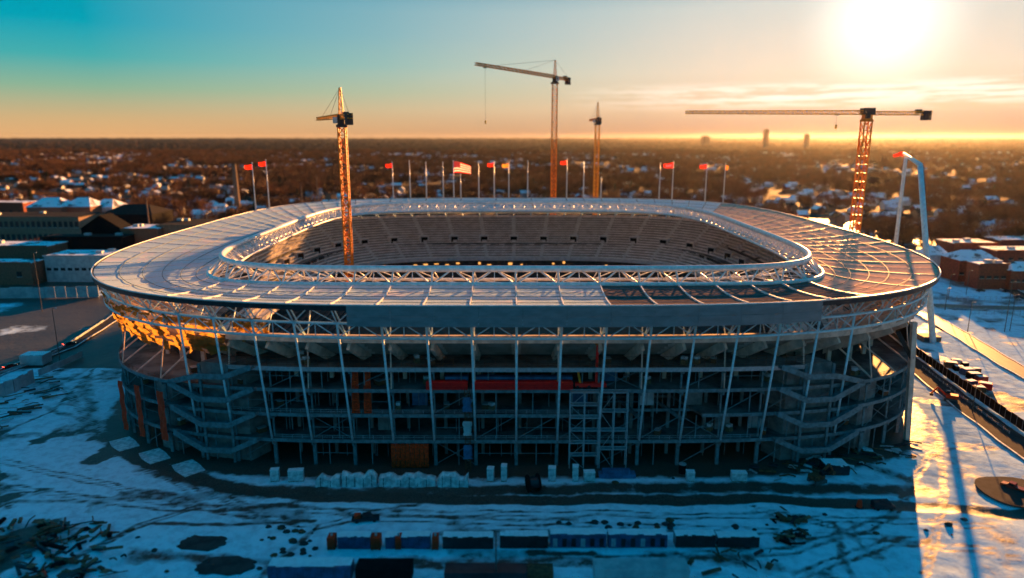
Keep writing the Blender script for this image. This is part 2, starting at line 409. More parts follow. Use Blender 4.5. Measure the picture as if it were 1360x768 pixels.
# rim gutter and edge trim
o2 = Curve(151.6, 155.6, 3.28, 3.72)
part(MB().sweep([o2(4 * k / 264) for k in range(264)], [Curve(150.6, 154.6, 3.28, 3.72)(4 * k / 264) for k in range(264)] if False else [RIM(4 * k / 264) for k in range(264)], ZR - 1.5, ZR - 0.15, closed=True), 'rim_gutter', M['dark'])
part(MB().tube(loop(o2, ZR + 0.05), 0.22, 6, True), 'rim_trim', M['truss'], True)
# inner ring truss
lp = [v3(INN(4 * k / 264, gmap), ZI + 0.1) for k in range(264)]
tp = [v3(TOP(4 * k / 264, gmap), ZT) for k in range(264)]
part(MB().tube(lp, 0.8, 8, True), 'lower_chord', M['truss'], True)
part(MB().tube(tp, 1.05, 8, True), 'upper_chord', M['truss'], True)
lp2 = [v3(Curve(103, 103, 5.4, 4.2, 317)(4 * k / 264, gmap), ZI + 0.6) for k in range(264)]
part(MB().tube(lp2, 0.5, 8, True), 'inner_lower_chord', M['truss'], True)
IN2 = Curve(103, 103, 5.4, 4.2, 317)
for i in range(NB):
    a, b = v3(inn(i), ZI), v3(inn(i + 1), ZI); t0, tm = v3(top(i), ZT), v3(top(i + .5), ZT); j0, j1 = v3(IN2(S(i), gmap), ZI + .5), v3(IN2(S(i + 1), gmap), ZI + .5)
    mb = MB()
    mb.tube([a, t0], 0.34, 6); mb.tube([a, tm], 0.28, 6); mb.tube([b, tm], 0.28, 6)
    mb.tube([j0, tm], 0.2, 6); mb.tube([j1, tm], 0.2, 6); mb.tube([j0, a], 0.2, 6); mb.tube([j0, t0], 0.2, 6)
    m_ = (a + b) / 2; mb.tube([m_, tm], 0.14, 5); mb.tube([j0, b], 0.14, 5)
    part(mb, 'truss_bracing', M['truss'], True)
# outer ring girder: two tubes and cross bracing
part(MB().tube(loop(TUB, ZU), 0.36, 7, True), 'upper_ring_tube', M['steel'], True)
part(MB().tube(loop(TUB, ZL), 0.36, 7, True), 'lower_ring_tube', M['steel'], True)
tub = lambda i: TUB(S(i))
for i in range(NB):
    mb = MB(); a, b = tub(i), tub(i + 1); m_ = tub(i + .5); r0, r1, rm = rim(i), rim(i + 1), rim(i + .5)
    mb.tube([v3(a, ZL), v3(m_, ZU)], 0.15, 5); mb.tube([v3(b, ZL), v3(m_, ZU)], 0.15, 5); mb.tube([v3(m_, ZL), v3(m_, ZU)], 0.12, 5)
    mb.tube([v3(a, ZU), v3(r0, ZR - 1)], 0.2, 5); mb.tube([v3(a, ZU), v3(rm, ZR - 1)], 0.14, 5); mb.tube([v3(b, ZU), v3(rm, ZR - 1)], 0.14, 5)
    # inner struts up to the roof underside
    k_ = BOUT(S(i)); mb.tube([v3(k_, 37.3), v3(a, ZU)], 0.22, 5); mb.tube([v3(k_, 37.3), Vector((r0[0] * .93 + inn(i)[0] * .07, r0[1] * .93 + inn(i)[1] * .07, ZR - 1))], 0.22, 5)
    c2 = Vector((k_[0] * .5 + inn(i)[0] * .5, k_[1] * .5 + inn(i)[1] * .5, ZR - 4)); mb.tube([v3(k_, 37.3), c2], 0.2, 5)
    part(mb, 'ring_bracing', M['steel'], True)
# facade masts leaning out, with plumb posts under them
for i in range(NB):
    a = tub(i); f = FLO(S(i)); y = i in range(0, 8) or i > NB - 8
    if not (9 <= i <= 19 or 69 <= i <= 79): part(MB().tube([v3(f, 8.0), v3(a, ZU + .2)], 0.32, 8), 'facade_mast', M['steel'], True)
    fi = FLO(S(i)); ins = Vector((CX - fi[0], CY - fi[1], 0)).normalized() * 1.1
    mb = MB(); p = v3(fi, 0) + ins
    mb.bar(p, p + Vector((0, 0, 8.0)), 0.9); mb.bar(p + Vector((0, 0, 8)), p + Vector((0, 0, 29.3 if y else 23)), 0.45)
    part(mb, 'facade_post', M['post'])
# fascia on the front
mb = MB(); n_ = 48; x0, x1 = -42, 81
for k in range(11):
    xa = x0 + (x1 - x0) * k / 11 + .03; xb = x0 + (x1 - x0) * (k + 1) / 11 - .03
    def rimy(x): return CY - 155.9 * (1 - abs((x - CX) / 151.9) ** 3.28) ** (1 / 3.28)
    for h0, h1 in ((43.9, 46.55), (46.6, 49.28)):
        mb.v += [(xa, rimy(xa), h0), (xb, rimy(xb), h0), (xb, rimy(xb) - .05, h1), (xa, rimy(xa) - .05, h1), (xa, rimy(xa) + .25, h0), (xb, rimy(xb) + .25, h0), (xb, rimy(xb) + .2, h1), (xa, rimy(xa) + .2, h1)]
        n = len(mb.v) - 8; mb.f += [(n, n + 1, n + 2, n + 3), (n + 5, n + 4, n + 7, n + 6), (n, n + 4, n + 5, n + 1), (n + 2, n + 6, n + 7, n + 3), (n, n + 3, n + 7, n + 4), (n + 1, n + 5, n + 6, n + 2)]
part(mb, 'fascia', M['fascia'])

# floors
def band(z, t0, t1, th=0.7, inset=None, n=2):
    inset = inset or FIN; ks = [t0 + (t1 - t0) * k / (int((t1 - t0) * n)) for k in range(int((t1 - t0) * n) + 1)]
    return [FLO(S(k)) for k in ks], [inset(S(k)) for k in ks], z - th, z
for z in (8.0, 15.7, 23.0):
    A, B, z0, z1 = band(z, 0, NB); mb = MB()
    if z == 15.7:
        for t0, t1 in ((-84.3, 2.2), (4.6, 3.7)): pass
        A, B, z0, z1 = band(z, 4.5, NB + 2.1); mb.sweep(A, B, z0, z1)
        C_ = Curve(124.5, 131, 4.4, 4.4); ks = [2.1 + 2.4 * k / 5 for k in range(6)]; mb.sweep([C_(S(k)) for k in ks], [FIN(S(k)) for k in ks], z0, z1)
    else: mb.sweep(A, B, z0, z1)
    part(mb, 'floor_slab', M['slab'])
    mb = MB(); e = Curve(138.75, 145.25, 4.6, 4.6)
    ks = [t for t in np.arange(4.5 if z == 15.7 else 0, NB + (2.1 if z == 15.7 else 0.01), .5)]
    mb.sweep([e(S(k)) for k in ks], [FLO(S(k)) for k in ks], z - 0.85, z + 0.12); part(mb, 'slab_edge', M['post'])
for t0, t1 in ((-7, 7),):
    A, B, z0, z1 = band(29.3, t0, t1, 0.8); part(MB().sweep(A, B, z0, z1), 'floor_slab', M['slab'])
    e = Curve(138.8, 145.3, 4.6, 4.6); ks = np.arange(t0, t1 + .1, .5)
    part(MB().sweep([e(S(k)) for k in ks], [FLO(S(k)) for k in ks], 28.2, 29.4), 'slab_edge', M['galv'])
# guard rails
for z, t0, t1 in ((29.4, -7, 7), (23.1, 9, 15), (23.1, -15, -9), (15.8, -7, 2), (8.1, -6, 6)):
    mb = MB(); e = Curve(138.3, 144.8, 4.6, 4.6); ks = np.arange(t0, t1 + .01, .25); P_ = [v3(e(S(k)), 0) for k in ks]
    for h in (0.55, 1.1, ) + ((2.2, 3.0) if z > 29 else ()): mb.tube([p + Vector((0, 0, z + h)) for p in P_], 0.05, 4)
    for p in P_: mb.bar(p + Vector((0, 0, z)), p + Vector((0, 0, z + (3.0 if z > 29 else 1.15))), 0.09)
    part(mb, 'guard_rail', M['rust' if z > 22 else 'galv'])
# core wall behind the concourses, in storeys with door openings
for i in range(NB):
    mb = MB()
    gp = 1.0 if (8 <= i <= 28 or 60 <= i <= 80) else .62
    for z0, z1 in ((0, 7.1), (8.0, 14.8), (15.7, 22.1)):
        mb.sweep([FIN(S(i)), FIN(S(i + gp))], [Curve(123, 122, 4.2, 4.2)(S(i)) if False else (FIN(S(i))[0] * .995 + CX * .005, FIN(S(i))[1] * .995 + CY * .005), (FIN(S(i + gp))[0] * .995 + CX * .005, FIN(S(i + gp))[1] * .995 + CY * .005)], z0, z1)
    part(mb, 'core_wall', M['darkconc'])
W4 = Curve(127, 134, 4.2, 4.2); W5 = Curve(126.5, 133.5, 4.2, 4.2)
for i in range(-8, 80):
    ks = [i, i + .35, i + .7] if i < 8 else [i, i + .5, i + 1]; part(MB().sweep([W4(S(k)) for k in ks], [W5(S(k)) for k in ks], 23, 28.4), 'core_wall', M['darkconc'])  # bays past the front added to keep low sun off the deck
# inner columns
for i in range(NB):
    mb = MB()
    for fr in (0.38, 0.75):
        a, b = FLO(S(i + .1)), FIN(S(i + .1)); p = Vector((a[0] + (b[0] - a[0]) * fr, a[1] + (b[1] - a[1]) * fr, 0))
        mb.bar(p, p + Vector((0, 0, 23)), 0.9)
    part(mb, 'concourse_column', M['conc'])
# raker beams under the upper tier
for i in range(NB):
    a, b = BOUT(S(i)), BIN(S(i)); p = v3(a, 35.6); q = Vector((a[0] + (b[0] - a[0]) * .62, a[1] + (b[1] - a[1]) * .62, 21.2))
    mb = MB(); mb.bar(p, q, 0.9, 2.6); s_ = Vector((a[0] + (b[0] - a[0]) * .28, a[1] + (b[1] - a[1]) * .28, 0))
    mb.bar(s_ + Vector((0, 0, 23)), s_ + Vector((0, 0, 28.5)), 1.1)
    if i % 2: mb.tube([v3(FLO(S(i)), 23.2) , v3(a, 36)], .2, 5)
    if 9 <= i <= 21 or 67 <= i <= 79:
        c_ = tub(i); e_ = BIN(S(i)); u_ = Vector((c_[0], c_[1], 41.5)); w_ = Vector((c_[0] + (e_[0] - c_[0]) * .62, c_[1] + (e_[1] - c_[1]) * .62, 23.5)); mb.bar(u_ + (w_ - u_) * .12, w_, 1.3, 3.0)
        u2 = u_ + (Vector((tub(i + .5)[0], tub(i + .5)[1], 40)) - v3(c_, 40)); w2 = w_ + (u2 - u_) * .8; mb.bar(u2, w2, .8, 1.6)
        for dz in (-2.4, 2.2): mb.tube([u_ + Vector((0, 0, dz)), w_ + Vector((0, 0, dz))], .3, 5)
        mb.tube([w_ + (u_ - w_) * .45, v3(FLO(S(i)), 23.2)], .28, 5)
    part(mb, 'raker_beam', M['raker'])
    if 17 <= i <= 29 and i % 2:
        f_, g2 = FLO(S(i)), W4(S(i)); part(MB().bar((f_[0] * .97 + g2[0] * .03, f_[1] * .97 + g2[1] * .03, 26), (g2[0], g2[1], 26), .5, 6), 'sun_block_fin', M['darkconc'])  # added fins that block low sun from the right-hand deck
# upper tier: stepped precast in sections of two bays, with aisles and portals
ROWS = 18
def bowl(t, v): 
    a, b = BOUT(S(t)), BIN(S(t)); return Vector((a[0] + (b[0] - a[0]) * v, a[1] + (b[1] - a[1]) * v, 37.5 + (14 - 37.5) * v))
MISSING = {75, 76, 77, 78, 79, 80}       # near left corner bays, upper rows left out so sun reaches the tarpaulins
for i in range(0, NB, 2):
    mb = MB(); n0 = 5
    for rI in range(ROWS):
        v0, v1 = rI / ROWS, (rI + 1) / ROWS
        if i in (76, 78) and rI < 8: continue
        for k in range(n0 - 1):
            ta, tb = i + .12 + (1.76) * k / (n0 - 1), i + .12 + 1.76 * (k + 1) / (n0 - 1)
            a0, b0, a1, b1 = bowl(ta, v0), bowl(tb, v0), bowl(ta, v1), bowl(tb, v1)
            ztop = a0.z; zb = a1.z
            A0, B0 = Vector((a0.x, a0.y, ztop)), Vector((b0.x, b0.y, ztop)); A1, B1 = Vector((a1.x, a1.y, ztop)), Vector((b1.x, b1.y, ztop))
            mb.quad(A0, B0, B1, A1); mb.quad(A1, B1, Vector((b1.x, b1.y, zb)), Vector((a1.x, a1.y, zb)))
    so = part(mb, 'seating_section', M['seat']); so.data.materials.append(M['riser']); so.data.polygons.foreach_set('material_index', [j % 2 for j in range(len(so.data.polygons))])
    # aisle
    mb = MB()
    for rI in range(ROWS):
        v0, v1 = rI / ROWS, (rI + 1) / ROWS
        a0, b0, a1, b1 = bowl(i - .12, v0), bowl(i + .12, v0), bowl(i - .12, v1), bowl(i + .12, v1); z = a0.z + .02; zb = a1.z + .02
        mb.quad((a0.x, a0.y, z), (b0.x, b0.y, z), (b1.x, b1.y, z), (a1.x, a1.y, z)); mb.quad((a1.x, a1.y, z), (b1.x, b1.y, z), (b1.x, b1.y, zb), (a1.x, a1.y, zb))
    part(mb, 'aisle_steps', M['aisle'])
    c1 = bowl(i, .60); c0 = bowl(i, .4); d = (c1 - c0); d.z = 0; d.normalize(); sv = Vector((-d.y, d.x, 0))
    cc = c1 - d * 2.6; zc = c1.z + 1.5
    mb = MB(); p, q = cc - sv * 3.0, cc + sv * 3.0; mb.bar((p.x, p.y, zc), (q.x, q.y, zc), 5.2, 4.4); mb.bar((p.x, p.y, zc + 2.35), (q.x, q.y, zc + 2.35), 5.6, .3)
    po = part(mb, 'portal', M['aisle'])
    mb = MB(); cf = c1 + d * .06; p, q = cf - sv * 2.2, cf + sv * 2.2; mb.bar((p.x, p.y, zc - .1), (q.x, q.y, zc - .1), .12, 3.7)
    o = mb.build('portal_shade_panel', M['black']); o.data.transform(Matrix.Translation((-CX, -CY, 0))); o.parent = po  # black plate painting the shade inside the opening
F2 = Curve(138.2, 144.7, 4.6, 4.6)
for k0 in range(12, 37, 4):  # screens added out of view to keep sun out of the right corner
    ks = [k0 + .3 + j * .5 for j in range(9)]
    for za, zb in ((.3, 7.1), (8.2, 14.8), (15.9, 22.1), (23.2, 30)): part(MB().sweep([FLO(S(k)) for k in ks], [F2(S(k)) for k in ks], za, zb), 'sun_block_screen', M['darkconc'])
# rear parapet and posts of the upper tier
po_ = Curve(143, 146, 3.9, 3.9)
for t0, t1 in ((0, 74), (81, 88)):
    ks = np.arange(t0, t1 + .1, .5); part(MB().sweep([po_(S(k)) for k in ks], [BOUT(S(k)) for k in ks], 36.6, 38.7), 'parapet', M['raker'])
# suite level, lower tier and pitch
b2 = Curve(109, 112, 3.6, 3.6); b3 = Curve(100, 103, 3.4, 3.4); b4 = Curve(80, 84, 3, 3)
mk = lambda c: [c(4 * k / 176) for k in range(176)]
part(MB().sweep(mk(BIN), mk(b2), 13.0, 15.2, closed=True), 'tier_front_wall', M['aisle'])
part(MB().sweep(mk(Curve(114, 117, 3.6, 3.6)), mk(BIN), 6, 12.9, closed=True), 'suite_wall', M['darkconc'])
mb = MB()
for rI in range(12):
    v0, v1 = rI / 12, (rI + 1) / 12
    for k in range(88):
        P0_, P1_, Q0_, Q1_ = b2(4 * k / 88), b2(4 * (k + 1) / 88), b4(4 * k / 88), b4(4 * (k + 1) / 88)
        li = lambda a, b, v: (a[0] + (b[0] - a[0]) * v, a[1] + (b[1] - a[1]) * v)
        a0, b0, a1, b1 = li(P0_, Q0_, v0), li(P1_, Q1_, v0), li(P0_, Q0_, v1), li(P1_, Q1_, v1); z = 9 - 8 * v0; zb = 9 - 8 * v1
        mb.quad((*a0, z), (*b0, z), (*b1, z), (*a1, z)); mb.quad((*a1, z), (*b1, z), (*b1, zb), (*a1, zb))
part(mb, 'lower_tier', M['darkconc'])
part(MB().prism(mk(b4), 0.3, 0.9), 'pitch', M['pitch'])
# lit rooms under the far stand
for t in list(np.arange(33.2, 55, .78)):
    if random.random() < .45: continue
    p = BIN(S(t)); q = BIN(S(t + random.choice((.16, .25, .3)))); z = 9.6 + random.random() * 1.4
    dx = Vector((CX - p[0], CY - p[1], 0)).normalized() * .25
    part(MB().sweep([(p[0] + dx.x * 2, p[1] + dx.y * 2), (q[0] + dx.x * 2, q[1] + dx.y * 2)], [(p[0] + dx.x, p[1] + dx.y), (q[0] + dx.x, q[1] + dx.y)], z, z + random.choice((.6, 1.0, 1.5))), 'lit_window', M['lamp'], label='small window glowing amber')
# zigzag stairs at the two front corners
for sgn in (-1, 1):
    for z0, z1, j in ((0.2, 8, 0), (8, 15.7, 0), (15.7, 23, 0), (23, 29.3, 1)):
        mb = MB()
        A_ = FLO(S(sgn * 6.3)); B_ = FLO(S(sgn * 7.0)); C_ = FLO(S(sgn * 7.75)); D_ = FLO(S(sgn * 8.6))
        out = Vector((0, -1.3, 0))
        pa, pb, pc, pd = v3(A_, z1) + out, v3(B_, (z0 + z1) / 2) + out, v3(C_, (z0 + z1) / 2 - .3) + out, v3(D_, z1 if j == 0 else z0) + out
        pm = (pc + pb) / 2
        for p, q in ((pa, pb), (pb, pc), (pc, pd)):
            mb.bar(p, q, 2.6, .7)
            mb.bar(p + Vector((0, -1.35, .6)), q + Vector((0, -1.35, .6)), .12, 1.4)
        pe = v3(FLO(S(sgn * 7.4)), 0) + Vector((0, -.4, 0)); mb.bar(pb.xy.to_3d() + Vector((0, 1, z0)), pb.xy.to_3d() + Vector((0, 1, z1)), .7); mb.bar(pc.xy.to_3d() + Vector((0, 1, z0)), pc.xy.to_3d() + Vector((0, 1, z1)), .7)
        part(mb, 'stair_flight', M['post'])
    # stair core behind the flights
    for ks_, dz in (((6.7, 7.9), 29), ((8.9, 9.5), 22.9)):
        a_, b_ = Curve(136.8, 143.3, 4.6, 4.6), Curve(131, 137, 4.6, 4.6); kk_ = [sgn * k for k in (ks_[0], (ks_[0] + ks_[1]) / 2, ks_[1])]
        part(MB().sweep([a_(S(k)) for k in kk_], [b_(S(k)) for k in kk_], 0, dz), 'stair_core', M['conc'])
# everyday structure of each bay: downstand beams, secondary posts, braces, hung sheets
br_ = random.Random(11); IN6 = Curve(132.5, 139, 4.5, 4.5)
for i in range(-13, 13):
    mb = MB(); lv = [0.2, 8, 15.7, 23] + ([29.3] if -7 <= i < 7 else [])
    for z in lv[1:]:
        a, b = FLO(S(i)), FIN(S(i)); mb.bar(v3(a, z - 1.3), v3(b, z - 1.3), .5, 1.0)
        a, b = FLO(S(i + .02)), FLO(S(i + .98)); c1, c2 = IN6(S(i)), IN6(S(i + 1)); mb.bar(v3(c1, z - 1.2), v3(c2, z - 1.2), .4, .8)
    for za, zb in zip(lv, lv[1:]):
        k = br_.random(); f0, f1, fm = FLO(S(i)), FLO(S(i + 1)), FLO(S(i + br_.uniform(.3, .7))); off_ = Vector((0, .8, 0))
        if k < .22: mb.tube([v3(f0, za) + off_, v3(f1, zb - .8) + off_], .12, 4)
        elif k < .36: mb.tube([v3(f0, za) + off_, v3(f1, zb - .8) + off_], .1, 4); mb.tube([v3(f1, za) + off_, v3(f0, zb - .8) + off_], .1, 4)
        if br_.random() < .55: mb.bar(v3(fm, za) + off_, v3(fm, zb - .7) + off_, .25)
        if br_.random() < .4: mb.tube([v3(f0, za + 3.4) + off_, v3(f1, za + 3.4) + off_], .09, 4)
        for q in range(br_.randint(1, 4)):
            g1 = IN6(S(i + br_.random())); mb.bar(v3(g1, za), v3(g1, zb - .7), .18)
    part(mb, 'bay_framing', M['post'])
    if br_.random() < .6:
        za = br_.choice(lv[:-1]); mb = MB(); k0 = i + br_.uniform(.05, .5); g0, g1 = IN6(S(k0)), IN6(S(k0 + .4)); mb.bar(v3(g0, za + 2.4), v3(g1, za + 2.4), .15, 4.2); part(mb, 'hung_sheet', M[br_.choice(('tealfence', 'darkconc', 'bluetarp', 'conc'))])
# heavy posts at the outer ends of the corners
pt = G(1204, 584); pe = Yp(1214, 428, pt.y); part(MB().bar(pt, pe, 1.4), 'corner_post', M['raker'])
part(MB().bar(pt + (pe - pt) * .7, Yp(1192, 440, pt.y + 2), 1.2), 'corner_brace', M['darkconc'])

# ------------------------------------------------------------------ ground
def vnoise(x, y, s, seed):
    r = np.random.default_rng(seed).random((256, 256)); xs, ys = x / s, y / s
    xi, yi = np.floor(xs).astype(int), np.floor(ys).astype(int); fx, fy = xs - xi, ys - yi
    fx = fx * fx * (3 - 2 * fx); fy = fy * fy * (3 - 2 * fy); g = lambda a, b: r[a % 256, b % 256]
    return (g(xi, yi) * (1 - fx) + g(xi + 1, yi) * fx) * (1 - fy) + (g(xi, yi + 1) * (1 - fx) + g(xi + 1, yi + 1) * fx) * fy
def fbm(x, y, s, seed, o=4):
    t = 0; a = 1; n = 0
    for k in range(o): t = t + a * vnoise(x, y, s / 2 ** k, seed + k); n += a; a *= .5
    return t / n
xs = np.concatenate([np.arange(-700, -170, 5), np.arange(-170, 240, 1.1), np.arange(240, 760, 5)])
ys = np.concatenate([np.arange(96, 265, 0.9), np.arange(265, 760, 4)])
X, Y = np.meshgrid(xs, ys)
def pl(pts, width, soft=1.5, wob=2.0, seed=3):
    """mask: 1 inside a band along the pixel-traced ground line"""
    P = [G(*p) for p in pts]; d = np.full(X.shape, 1e9)
    xx = X + (fbm(X, Y, 14, seed) - .5) * wob * 2; yy = Y + (fbm(X, Y, 11, seed + 9) - .5) * wob * 2
    for a, b in zip(P, P[1:]):
        ab = np.array([b.x - a.x, b.y - a.y]); l2 = (ab ** 2).sum() + 1e-9
        t = np.clip(((xx - a.x) * ab[0] + (yy - a.y) * ab[1]) / l2, 0, 1)
        d = np.minimum(d, np.hypot(xx - a.x - t * ab[0], yy - a.y - t * ab[1]))
    return np.clip((width / 2 + soft / 2 - d) / soft, 0, 1)
mud = np.zeros(X.shape); rut = np.zeros(X.shape)
def addm(m, k=1.0):
    global mud
    mud = np.maximum(mud, m * k)
addm(pl([(150, 590), (200, 618), (300, 646), (420, 660), (700, 665), (1000, 663), (1175, 672), (1400, 684)], 4.6, 2, 1.2), .98)
addm(pl([(215, 628), (330, 652), (500, 653), (760, 650), (1000, 648), (1230, 652)], 7.0, 4, 1.5), .72)
addm(pl([(60, 540), (110, 560), (160, 600), (260, 640), (350, 655)], 3.0, 4, 2), .65)
addm(pl([(0, 668), (150, 664), (260, 662)], 2.0, 3, 1), .6)
addm(pl([(-100, 560), (60, 505), (130, 450)], 4.0, 6, 4), .75)
addm(pl([(0, 545), (60, 520), (130, 480)], 3.0, 4, 3, 8), .7)
addm(pl([(110, 500), (120, 560), (140, 580)], 7.0, 8, 5, 8), .6)
addm(pl([(200, 696), (300, 697), (420, 690)], 1.4, 1.5, .8), .85)
addm(pl([(700, 733), (790, 735)], 1.6, 1.5, .8), .9)
addm(pl([(1110, 695), (1180, 760)], 1.0, 1.2, 1), .6)
addm(pl([(1225, 560), (1300, 640), (1330, 768)], 7.0, 14, 5, 5), .55)
addm(pl([(1120, 600), (1215, 640)], 5.0, 6, 4, 5), .7)
def tyres(pts, gap=2.2, w_=.95, k=.8, seed=5):
    for s in (-1, 1):
        P2 = []
        for a_ in pts:
            g0 = G(*a_); P2.append(proj(g0.x, g0.y + s * gap / 2, 0))
        addm(pl(P2, w_, 1.5, 1.6, seed), k)
for pts in ([(-50, 640), (200, 672), (600, 682), (1000, 684), (1330, 700)], [(180, 612), (320, 668), (520, 690), (900, 700), (1250, 720)], [(1240, 600), (1180, 690), (1060, 730), (700, 750), (500, 752)], [(-60, 600), (120, 640), (300, 676), (420, 700)],
            [(40, 768), (180, 700), (260, 672), (420, 668)], [(1225, 768), (1260, 660), (1238, 560)], [(1130, 768), (1110, 700), (1000, 676)], [(80, 510), (150, 600), (260, 655)], [(-40, 590), (70, 545), (125, 490)], [(340, 768), (420, 700), (560, 672)], [(1050, 768), (1180, 720), (1350, 735)]):
    tyres(pts, seed=int(pts[0][0]) % 50 + 3)
addm(pl([(180, 738), (420, 752), (760, 742)], 5, 4, 3, 12), .6); addm(pl([(650, 745), (900, 738), (1100, 760)], 4, 4, 3, 13), .55)
# trampled ground along the foot of the facade
fr = ((np.abs((X - CX) / 142.5)) ** 4.4 + (np.abs((Y - CY) / 149.5)) ** 4.4) ** (1 / 4.4)
edge = np.clip((1.032 - fr) / .03, 0, 1); addm(edge * (0.55 + .6 * fbm(X, Y, 6, 21)), 1)
addm((fr < .985) * 1.0, 1)
# scattered dirt, lying in streaks along the haul direction
dirt = fbm(X * .45 + Y * .1, Y, 9, 31, 5); addm(np.clip((dirt - .58) / .1, 0, 1), .5)
left = np.clip((-95 - X) / 20, 0, 1) * np.clip((215 - Y) / 20, 0, 1)
dl = fbm(X * .8 - Y * .35, X * .25 + Y * .6, 8, 41, 5); addm(left * np.clip((dl - .50) / .08, 0, 1), .85)
# the cleared car park on the left
pk = ((X < -150) & (Y > 262) & (Y < 390)).astype(float); addm(pk * np.clip((fbm(X, Y, 40, 55) - .2) * 4, 0, 1), .95)
addm(((X < -150) & (Y > 405)).astype(float) * np.clip((fbm(X, Y, 30, 57) - .38) * 8, 0, 1), .9)
# right: trodden verges, scrub and slush
addm(pl([(1240, 395), (1330, 402), (1400, 404)], 12, 8, 4, 61), .55); addm(pl([(1240, 352), (1280, 380), (1330, 372)], 16, 10, 5, 61), .6)
addm(np.clip((X - 150) / 20, 0, 1) * np.clip((fbm(X, Y, 16, 71, 5) - .56) / .08, 0, 1), .6)
addm(((Y > 420) & (X > 150)).astype(float) * np.clip((fbm(X, Y, 25, 77) - .42) * 8, 0, 1), .85)
mud = np.clip(mud + (fbm(X, Y, 2.4, 91, 3) - .5) * .35 * (mud > .05), 0, 1)
Z = (fbm(X, Y, 16, 5) - .5) * .9 + (fbm(X, Y, 3.0, 15, 4) - .5) * .34
Z -= mud * .18
ridge = pl([(150, 590), (200, 618), (300, 646), (420, 660), (700, 665), (1000, 663), (1175, 672), (1400, 684)], 6.0, 2, 1.2) - pl([(150, 590), (200, 618), (300, 646), (420, 660), (700, 665), (1000, 663), (1175, 672), (1400, 684)], 4.0, 1.5, 1.2)
Z += np.clip(ridge, 0, 1) * .30 * fbm(X, Y, 2.5, 44)
inside = np.clip((1.06 - fr) / .06, 0, 1); Z = Z * (1 - inside)
ef = np.minimum.reduce([np.clip((X + 700) / 60, 0, 1), np.clip((755 - X) / 60, 0, 1), np.clip((755 - Y) / 60, 0, 1)]); Z *= ef
ny, nx = X.shape
me = bpy.data.meshes.new('building_site_ground'); me.vertices.add(nx * ny)
me.vertices.foreach_set('co', np.stack([X, Y, Z], -1).astype(np.float32).ravel())
ii = np.arange(nx * ny).reshape(ny, nx); q = np.stack([ii[:-1, :-1], ii[:-1, 1:], ii[1:, 1:], ii[1:, :-1]], -1).reshape(-1, 4)
me.loops.add(q.size); me.loops.foreach_set('vertex_index', q.ravel().astype(np.int32)); me.polygons.add(len(q))
me.polygons.foreach_set('loop_start', np.arange(0, q.size, 4, dtype=np.int32)); me.polygons.foreach_set('loop_total', np.full(len(q), 4, dtype=np.int32))
me.update(calc_edges=True); me.polygons.foreach_set('use_smooth', [True] * len(q))
at = me.attributes.new('mud', 'FLOAT', 'POINT'); at.data.foreach_set('value', mud.astype(np.float32).ravel())
gm = bpy.data.materials.new('snow_and_mud'); gm.use_nodes = True; t = gm.node_tree; b = t.nodes['Principled BSDF']
g_ = N(t, 'ShaderNodeNewGeometry'); an = N(t, 'ShaderNodeAttribute', attribute_name='mud')
n1 = N(t, 'ShaderNodeTexNoise', in_Scale=0.30, in_Detail=9.0, in_Roughness=0.66); L(t, g_.outputs['Position'], n1.inputs['Vector'])
n2 = N(t, 'ShaderNodeTexNoise', in_Scale=2.5, in_Detail=5.0); L(t, g_.outputs['Position'], n2.inputs['Vector'])
sel = math_(t, 'ADD', an.outputs['Fac'], math_(t, 'MULTIPLY', math_(t, 'SUBTRACT', n1.outputs[0], 0.5), 0.9))
mk_ = ramp(t, sel, [(0.30, (0, 0, 0)), (0.62, (1, 1, 1))], 'LINEAR')
sn = ramp(t, n1.outputs[0], [(0.34, (0.42, 0.56, 0.63)), (0.54, (0.60, 0.80, 0.88))], 'LINEAR')
mdc = ramp(t, n2.outputs[0], [(0.35, (0.030, 0.026, 0.022)), (0.7, (0.10, 0.085, 0.065))], 'LINEAR')
L(t, mixc(t, mk_.outputs[0], sn.outputs[0], mdc.outputs[0]), b.inputs['Base Color'])
rr = ramp(t, mk_.outputs[0], [(0, (.6,) * 3), (1, (.5,) * 3)]); L(t, rr.outputs[0], b.inputs['Roughness'])
bp = N(t, 'ShaderNodeBump', in_Strength=0.7, in_Distance=0.35); L(t, n1.outputs[0], bp.inputs['Height']); L(t, bp.outputs[0], b.inputs['Normal'])
ds = N(t, 'ShaderNodeBsdfDiffuse'); L(t, sn.outputs[0], ds.inputs[0]); L(t, bp.outputs[0], ds.inputs['Normal']); L(t, mdc.outputs[0], b.inputs['Base Color']); b.inputs['Specular IOR Level'].default_value = .3
mxs = N(t, 'ShaderNodeMixShader'); L(t, mk_.outputs[0], mxs.inputs[0]); L(t, ds.outputs[0], mxs.inputs[1]); L(t, b.outputs[0], mxs.inputs[2]); L(t, mxs.outputs[0], t.nodes['Material Output'].inputs[0])
me.materials.append(gm)
gr = bpy.data.objects.new('snowy_site_ground', me); COL.objects.link(gr); tag(gr, kind='structure')
